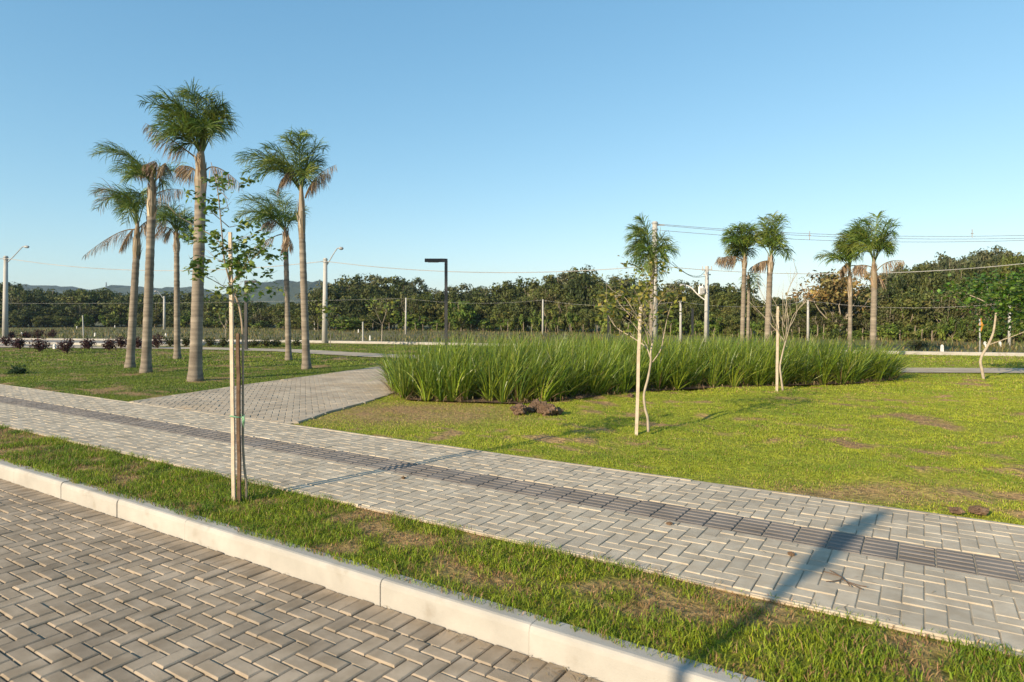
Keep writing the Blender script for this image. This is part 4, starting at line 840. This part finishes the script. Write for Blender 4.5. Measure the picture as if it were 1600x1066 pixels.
for k, (x_, y_, w_, h_, lab) in enumerate(((10, 541, 30, 14, 'dark red shrub at the left edge of the near row'), (31, 545, 14, 14, 'small thin reddish shrub in the near row'), (62, 549, 26, 19, 'dark red shrub below the pair beyond the parking road'), (106, 552, 28, 21, 'largest dark red shrub, in the middle of the near row'), (139, 546, 22, 15, 'airy dark red shrub in front of the white parking kerb'), (171, 547, 18, 16, 'dark red shrub left of the dark palm trunk'), (189, 544, 18, 17, 'dark red shrub touching the dark palm trunk'), (215, 544, 16, 15, 'dark red shrub between the two left palm trunks'), (246, 544, 24, 20, 'wide dark red shrub beside the second tallest palm'), (19, 529, 14, 9, 'dark red shrub beyond the parking road by the lamp pole'), (41, 529, 14, 10, 'far dark red shrub next to the lamp pole one'), (60, 529, 24, 13, 'wide far dark red shrub beyond the parking road'), (82, 529, 22, 12, 'rightmost far dark red shrub beyond the parking road'))):
    shrub(x_, y_, w_, h_, RED, lab, 'dark red shrubs along the parking road')
for (x_, y_, w_, h_, lab) in ((265, 541, 18, 12, 'low olive shrub between the palms beside the red ones'), (291, 541, 16, 11, 'low olive shrub just left of the tallest palm trunk'), (327, 541, 18, 11, 'low olive shrub right of the tallest palm trunk'), (349, 542, 18, 11, 'low olive shrub behind the tied sapling'), (396, 542, 16, 9, 'low olive shrub right of the small lamp post'), (416, 542, 22, 10, 'wide low olive shrub near the smaller palm'), (431, 541, 12, 9, 'low olive shrub touching the smaller palm trunk'), (464, 541, 10, 8, 'low olive shrub between the two palms near the path'), (1432, 547, 34, 14, 'grey green bush in the field right of the plant bed')):
    shrub(x_, y_, w_, h_, GRN, lab, 'low olive shrubs across the lawn')
g = G(30, 583); shrub(28, 583, 18, 5, [(.05, .09, .03), (.04, .07, .025)], 'dark leafy weed in the lawn left of the palms', None, .07)
g = G(1312, 908); mb = MB()
for pts in ([(0, .14), (.02, .06), (.03, -.02), (.0, -.14)], [(.03, .0), (-.06, -.05), (-.13, -.07)], [(.02, -.02), (.08, -.10), (.12, -.13)], [(.03, .03), (-.02, .10), (-.05, .13)], [(.02, -.06), (.05, -.13), (.06, -.18)]):
    mb.tube(smooth_path([(p_[0]*.8, p_[1]*.8, .006+.012*abs(math.sin(7*p_[0]+5*p_[1]))) for p_ in pts], 4), .0028, 5)
o = mb.build('dry_twig', M['wood_dark']); o.location = (g[0], g[1], .003); tag(o, 'dry forked twig lying on the pavement', 'twig')
for (px_, py_, lab) in ((630, 748, 'dark pebble on the pavement beside the long thin shadow'), (1236, 868, 'small crumb of soil on the pavement near the tactile strip'), (1046, 820, 'dark crumb by the tactile strip in mid pavement')):
    g = G(px_, py_); clod(g[0], g[1], .018, lab, 'soil', .6, px_, None).location.z = .010

n = 420; u_ = np.concatenate([rng.normal(.6, .8, 170), rng.uniform(-2, 10, 250)]); v_ = np.concatenate([V_KERB-.02-np.abs(rng.normal(0, .045, 170)), rng.choice([V_WALK0+.06, V_WALK1-.06, V_KERB-.05, 4.2], 250)+rng.normal(0, .07, 250)])
mb = MB()
for uu_, vv_ in zip(u_, v_):
    p_ = uv(uu_, vv_); z0 = ROAD_Z+.006 if vv_ < V_KERB else .004; an = random.uniform(0, 6.28); ln = random.uniform(.008, .035); d_ = Vector((math.cos(an), math.sin(an), 0))*ln; q0 = Vector((p_[0], p_[1], z0))
    if V_KERB-.005 < vv_ < V_WALK0-.01: continue
    mb.strip([q0-d_, q0+Vector((0, 0, random.uniform(.001, .006))), q0+d_], [.002, .0035, .001], d_.cross(Vector((0, 0, 1))), random.choice([(.36, .27, .15), (.28, .19, .10), (.42, .34, .2), (.16, .11, .06)]))
tag(mb.build('dry_straw', M['leaf_grass']), 'bits of dry straw and leaf scattered along the kerb and pavement edges', 'straw', kind='stuff')

# ------------------------------------------------------------------ wood
def crown_mesh(name, W_, H_, nclump, nleaf, leaf, cols, zlo=.0, sparse=1., flat=False, seed=1):
    """leaf sprays (small faces) grouped in clumps through an uneven crown volume, unit: metres, z from zlo*H to H"""
    r = np.random.default_rng(seed); vs, cs = [], []
    lobes = r.uniform(-1, 1, (5, 3))
    for k in range(nclump):
        d = r.normal(0, 1, 3); d /= np.linalg.norm(d); rr = .92*r.random()**.42
        bump = 1+.08*np.dot(d, lobes[k % 5])
        cz = min(d[2]*rr, .74)
        c = np.array((d[0]*rr*W_*bump, d[1]*rr*W_*bump, zlo*H_+(1-zlo)*H_*(.5+.5*cz*(1.0 if not flat else .8)*min(bump, 1.1))))
        cr = r.uniform(.2, .36)*W_; n = int(nleaf*r.uniform(.6, 1.3)); col = np.array(cols[r.integers(len(cols))])*r.uniform(.75, 1.25)
        dd = r.normal(0, 1, (n, 3)); dd /= np.linalg.norm(dd, axis=1)[:, None]; q = c+dd*(r.random((n, 1))**.5)*cr*np.array((1, 1, .72))
        nn = dd+r.normal(0, .5, (n, 3))+np.array((0, 0, .35)); nn /= np.linalg.norm(nn, axis=1)[:, None]
        a_ = np.cross(nn, r.normal(0, 1, (n, 3))); a_ /= np.linalg.norm(a_, axis=1)[:, None]+1e-9; b_ = np.cross(nn, a_)
        s = leaf*r.uniform(.5, 1.25, (n, 1)); w_ = s*r.uniform(.35, .7, (n, 1))
        p4 = np.stack([q-a_*s, q+b_*w_*.9+a_*s*.1, q+a_*s, q-b_*w_*.8-a_*s*.15], 1); vs.append(p4); cs.append(np.repeat((col*r.uniform(.8, 1.2, (n, 1)))[:, None], 4, 1))
    vs = np.concatenate(vs); cs = np.concatenate(cs); n = len(vs)
    return mesh_np(name, vs, np.arange(n*4), np.full(n, 4), cs.reshape(-1, 3))
def trunk_mesh(H_, W_, nb, r0, seed, lo=.15):
    r = random.Random(seed); mb = MB(); f = r.uniform(.22, .38)*H_
    mb.tube([(0, 0, -.2), (r.uniform(-.1, .1), 0, f*.5), (r.uniform(-.15, .15), r.uniform(-.1, .1), f)], [r0, r0*.85, r0*.7], 7)
    for k in range(nb):
        an = r.uniform(0, 6.28); ro = r.uniform(.3, .85)*W_; z1 = r.uniform(.55, .92)*H_
        p0 = Vector((0, 0, f*r.uniform(.5, 1))); p2 = Vector((math.cos(an)*ro, math.sin(an)*ro, z1)); p1 = Vector((math.cos(an)*ro*.75, math.sin(an)*ro*.75, p0.z+(z1-p0.z)*.35))
        pts = bez(p0, p1, p2, 6); pts = [p+Vector((r.gauss(0, .06), r.gauss(0, .06), 0)) for p in pts]; mb.tube(pts, [r0*.55*(1-.8*i/6) for i in range(7)], 5)
    flat_ = [i for f_ in mb.f for i in f_]; return mesh_np('trunk', mb.v, flat_, [len(f_) for f_ in mb.f], np.array(mb.c, np.float32))
DK = [(.053, .071, .018), (.069, .085, .021), (.087, .097, .025), (.041, .057, .016)]
OL = [(.101, .117, .025), (.087, .106, .023), (.132, .129, .034), (.069, .087, .021)]
BR = [(.098, .149, .021), (.121, .172, .023), (.081, .124, .018), (.155, .190, .032)]
EU = [(.092, .106, .048), (.113, .122, .057), (.071, .087, .037), (.132, .132, .063)]
TW = [(.10, .085, .035), (.085, .08, .03), (.07, .075, .025)]
YE = [(.21, .145, .045), (.16, .13, .045), (.25, .165, .055), (.09, .095, .03)]
PROTO = {}
def proto(key, W_, H_, nc, nl, leaf, cols, zlo, nb, r0, **k):
    out = []
    for s in range(3):
        me = crown_mesh('crown', W_, H_, nc, nl, leaf, cols, zlo, seed=hash(key) % 97 if False else sum(map(ord, key))+s*13, **k); me.materials.append(M['leaf_tree'])
        tm = trunk_mesh(H_, W_, nb, r0, sum(map(ord, key))+s*7); tm.materials.append(M['bark_wood' if key not in ('twiggy', 'golden') else 'bark_pale']); out.append((me, tm, H_, W_))
    PROTO[key] = out
proto('dark', 2.5, 5., 92, 60, .20, DK, .05, 5, .14)
proto('olive', 2.4, 5., 84, 60, .20, OL, .06, 6, .13)
proto('bright', 1.6, 3.2, 44, 52, .18, BR, .02, 4, .07)
proto('gum', 2.3, 6.5, 72, 60, .19, EU, .22, 7, .14)
proto('twiggy', 2.4, 5., 50, 40, .16, TW+OL, .24, 13, .075)
proto('golden', 2.9, 5.2, 62, 56, .16, YE, .34, 10, .10, flat=True)
proto('bush', 1.5, 1.8, 34, 46, .16, BR+OL, .0, 4, .05)
cnt = {}
def wood_tree(key, x_, y_, h_, w_, label, cat='tree', name='tree', group=None):
    i = cnt.get(key, 0); cnt[key] = i+1; me, tm, H_, W_ = PROTO[key][i % 3]
    t = empty(name, (x_, y_, -.05), label, cat, group); t.rotation_euler = (0, 0, random.uniform(0, 6.28)); t.scale = (w_/W_, w_/W_*random.uniform(.9, 1.1), h_/H_)
    for nm, m_ in (('crown', me), ('trunk', tm)): o = bpy.data.objects.new(nm, m_); COL.objects.link(o); o.parent = t
    return t
top_y = lerp([-150, 0, 30, 60, 100, 135, 165, 200, 250, 290, 320, 350, 380, 420, 460, 480, 500, 530, 570, 600, 625, 640, 660, 675, 690, 715, 740, 775, 800, 830, 870, 920, 950, 980, 1010, 1060, 1090, 1130, 1160, 1200, 1250, 1290, 1370, 1400, 1420, 1440, 1460, 1480, 1500, 1540, 1570, 1600, 1700, 1800],
             [432, 437, 442, 452, 452, 452, 450, 457, 455, 453, 457, 464, 470, 470, 470, 460, 445, 432, 428, 434, 425, 432, 447, 440, 450, 445, 448, 455, 440, 430, 422, 420, 426, 432, 440, 436, 437, 438, 450, 462, 462, 455, 450, 420, 412, 412, 405, 400, 398, 393, 391, 395, 390, 388])
base_y = lerp([-150, 0, 200, 400, 500, 700, 900, 1100, 1300, 1450, 1600, 1800], [512, 512, 511, 513, 516, 516, 520, 525, 529, 532, 535, 537])
def zone(px_): return 'behind the red shrubs' if px_ < 470 else 'behind the dark lamp' if px_ < 900 else 'behind the transformer pole' if px_ < 1240 else 'beyond the road sign'
def place(key, px_, dy, hk, wpx, lab, top=None):
    by = base_y(px_); y = FPX*EYE/(by-HOR)+dy; ty = top if top is not None else top_y(px_); h = (EYE-(ty-HOR)*y/FPX)*hk*1.09; wd = max(wpx*y/FPX/2, .6)
    return wood_tree(key, (px_-800)*y/FPX, y, h, wd, lab+' '+zone(px_), 'tree', 'tree', lab+' '+zone(px_))
# rows from the back to the front
for px_ in np.arange(-130, 1740, 34):
    q = px_+random.uniform(-9, 9); gum = (480 < q < 760 or q > 1380 or 860 < q < 1150)
    place('gum' if gum and random.random() < .75 else 'dark', q, 9+random.uniform(-2, 3), random.uniform(.93, 1.02), random.uniform(56, 76), 'tall clumpy tree on the wood skyline')
for px_ in np.arange(-130, 1740, 30):
    q = px_+random.uniform(-10, 10); place(random.choice(['dark', 'dark', 'olive']), q, 5+random.uniform(-1, 1.5), random.uniform(.74, .93), random.uniform(46, 62), 'dark rounded tree deep in the wood')
for px_ in np.arange(-130, 1740, 38):
    q = px_+random.uniform(-12, 12)
    if q > 1180: place('twiggy' if random.random() < .7 else 'olive', q, 1.5+random.uniform(-.6, 1), random.uniform(.50, .66), random.uniform(48, 66), 'bare limbed tree fronting the wood')
    else: place(random.choice(['olive', 'olive', 'dark', 'twiggy']), q, 1.5+random.uniform(-.6, 1), random.uniform(.52, .74), random.uniform(40, 56), 'olive green tree fronting the wood')
for px_ in np.arange(-130, 1740, 27):
    q = px_+random.uniform(-9, 9); place(random.choice(['bright', 'bush', 'bush', 'olive'] if q > 460 else ['bush', 'olive', 'olive', 'dark']), q, -.6+random.uniform(-.8, .6), random.uniform(.26, .42) if q < 1200 else random.uniform(.18, .30), random.uniform(28, 42), 'low bushy tree at the wood edge')
for px_ in np.arange(1330, 1740, 36):     # the higher ground of dark gum trees
    q = px_+random.uniform(-8, 8)
    for dy, hk in ((14, 1.0), (22, 1.02)): place('gum' if random.random() < .5 else 'dark', q+dy, dy, hk*random.uniform(.90, 1.0), random.uniform(52, 70), 'tall dark tree high above the bare limbed ones')
y = G(1310, 529)[1]; wood_tree('golden', (1322-800)*y/FPX, y+1., EYE-(414-HOR)*(y+1)/FPX, 72*y/FPX, 'broad flat crowned tree with golden brown blossom behind the thinner palm', 'tree', 'flowering_tree')
y = G(724, 517)[1]; wood_tree('bright', (724-800)*y/FPX, y-3, 1.5+.030*y, 21*y/FPX, 'bright yellow green leafy tree just right of the dark lamp post', 'tree', 'tree')
y = G(560, 517)[1]; wood_tree('bright', (548-800)*y/FPX, y-2, 1.5+.004*y, 24*y/FPX, 'fresh green low tree behind the street light pole', 'tree', 'tree')
# wire fence posts along the edge of the wood
k = 0
for px_ in np.arange(455, 1480, 19):
    q = px_+random.uniform(-6, 6); by = base_y(q)+.8; y = FPX*EYE/(by-HOR); h = random.uniform(.65, 1.05); mb = MB(); mb.tube([(0, 0, -.1), (random.gauss(0, .02), 0, h*.5), (random.gauss(0, .05), 0, h)], [.035, .032, .03], 6)
    o = mb.build('fence_post', M['bark_wood']); o.location = ((q-800)*y/FPX, y, 0); tag(o, 'weathered grey fence post along the grassy edge of the wood', 'fence post', 'fence posts along the wood')

# ------------------------------------------------------------------ far hills and the air before them
def hill(name, pts, y, depth, seed):
    xs = np.linspace(pts[0][0], pts[-1][0], 90); ys = np.interp(xs, [p[0] for p in pts], [p[1] for p in pts]); nz = 14; vs = []; r = np.random.default_rng(seed)
    for j in range(nz):
        s = j/(nz-1)*2-1
        for x_, yy_ in zip(xs, ys):
            top = EYE-(yy_-HOR)*y/FPX; z = max(top, 0)*(1-s*s)+(fbm(np.array([x_*.13]), np.array([j*.6+seed]), 4)[0]-.5)*top*.22*(1-s*s); vs.append(((x_-800)*y/FPX, y+s*depth, max(z, -1)))
    m = len(xs); f = [(j*m+i, j*m+i+1, j*m+m+i+1, j*m+m+i) for j in range(nz-1) for i in range(m-1)]
    me = mesh_np(name, vs, np.array(f).ravel(), np.full(len(f), 4)); return tag(link_mesh(name, me, M['hill'], None, True), kind='structure')
hill('hills', [(355, 500), (385, 452), (405, 444), (425, 440), (450, 439), (480, 440), (505, 442), (530, 452), (560, 470), (600, 500)], 1100, 170, 2)
hill('hills', [(-60, 470), (20, 447), (45, 446), (70, 447), (100, 448), (150, 455), (175, 450), (190, 447), (210, 449), (235, 451), (255, 451), (280, 449), (305, 450), (330, 456), (360, 466), (400, 500)], 1300, 180, 5)
mb = MB(); q = P(166, 452, 1000); tb = empty('radio_mast', (q.x, q.y, 0), 'tiny lattice mast on the skyline left of the palms', 'mast'); mb2 = MB()
for sx, sy in ((-1, -1), (1, -1), (1, 1), (-1, 1)): mb2.tube([(sx*2.2, sy*2.2, 0), (sx*1.2, sy*1.2, 36), (sx*.3, sy*.3, EYE-(441-HOR))], .30, 4)
for k in range(7): mb2.tube([(-2.2+.25*k, -2.2+.25*k, k*8.), (2.1-.25*k, -2.1+.25*k, k*8.+6)], .2, 4)
mb2.build('frame', M['grey_metal'], tb)
hz = MB(); hz.box((0, 840, 44), (1720, 890, 46)); o = hz.build('haze', None); o['kind'] = 'stuff'
m = bpy.data.materials.new('haze'); m.use_nodes = True; nt = m.node_tree; nt.nodes.clear(); out = nt.nodes.new('ShaderNodeOutputMaterial'); pv = nt.nodes.new('ShaderNodeVolumePrincipled')
pv.inputs['Color'].default_value = (.62, .80, .97, 1); pv.inputs['Density'].default_value = .00021; pv.inputs['Anisotropy'].default_value = .2; nt.links.new(pv.outputs[0], out.inputs['Volume'])
o.data.materials.clear(); o.data.materials.append(m)
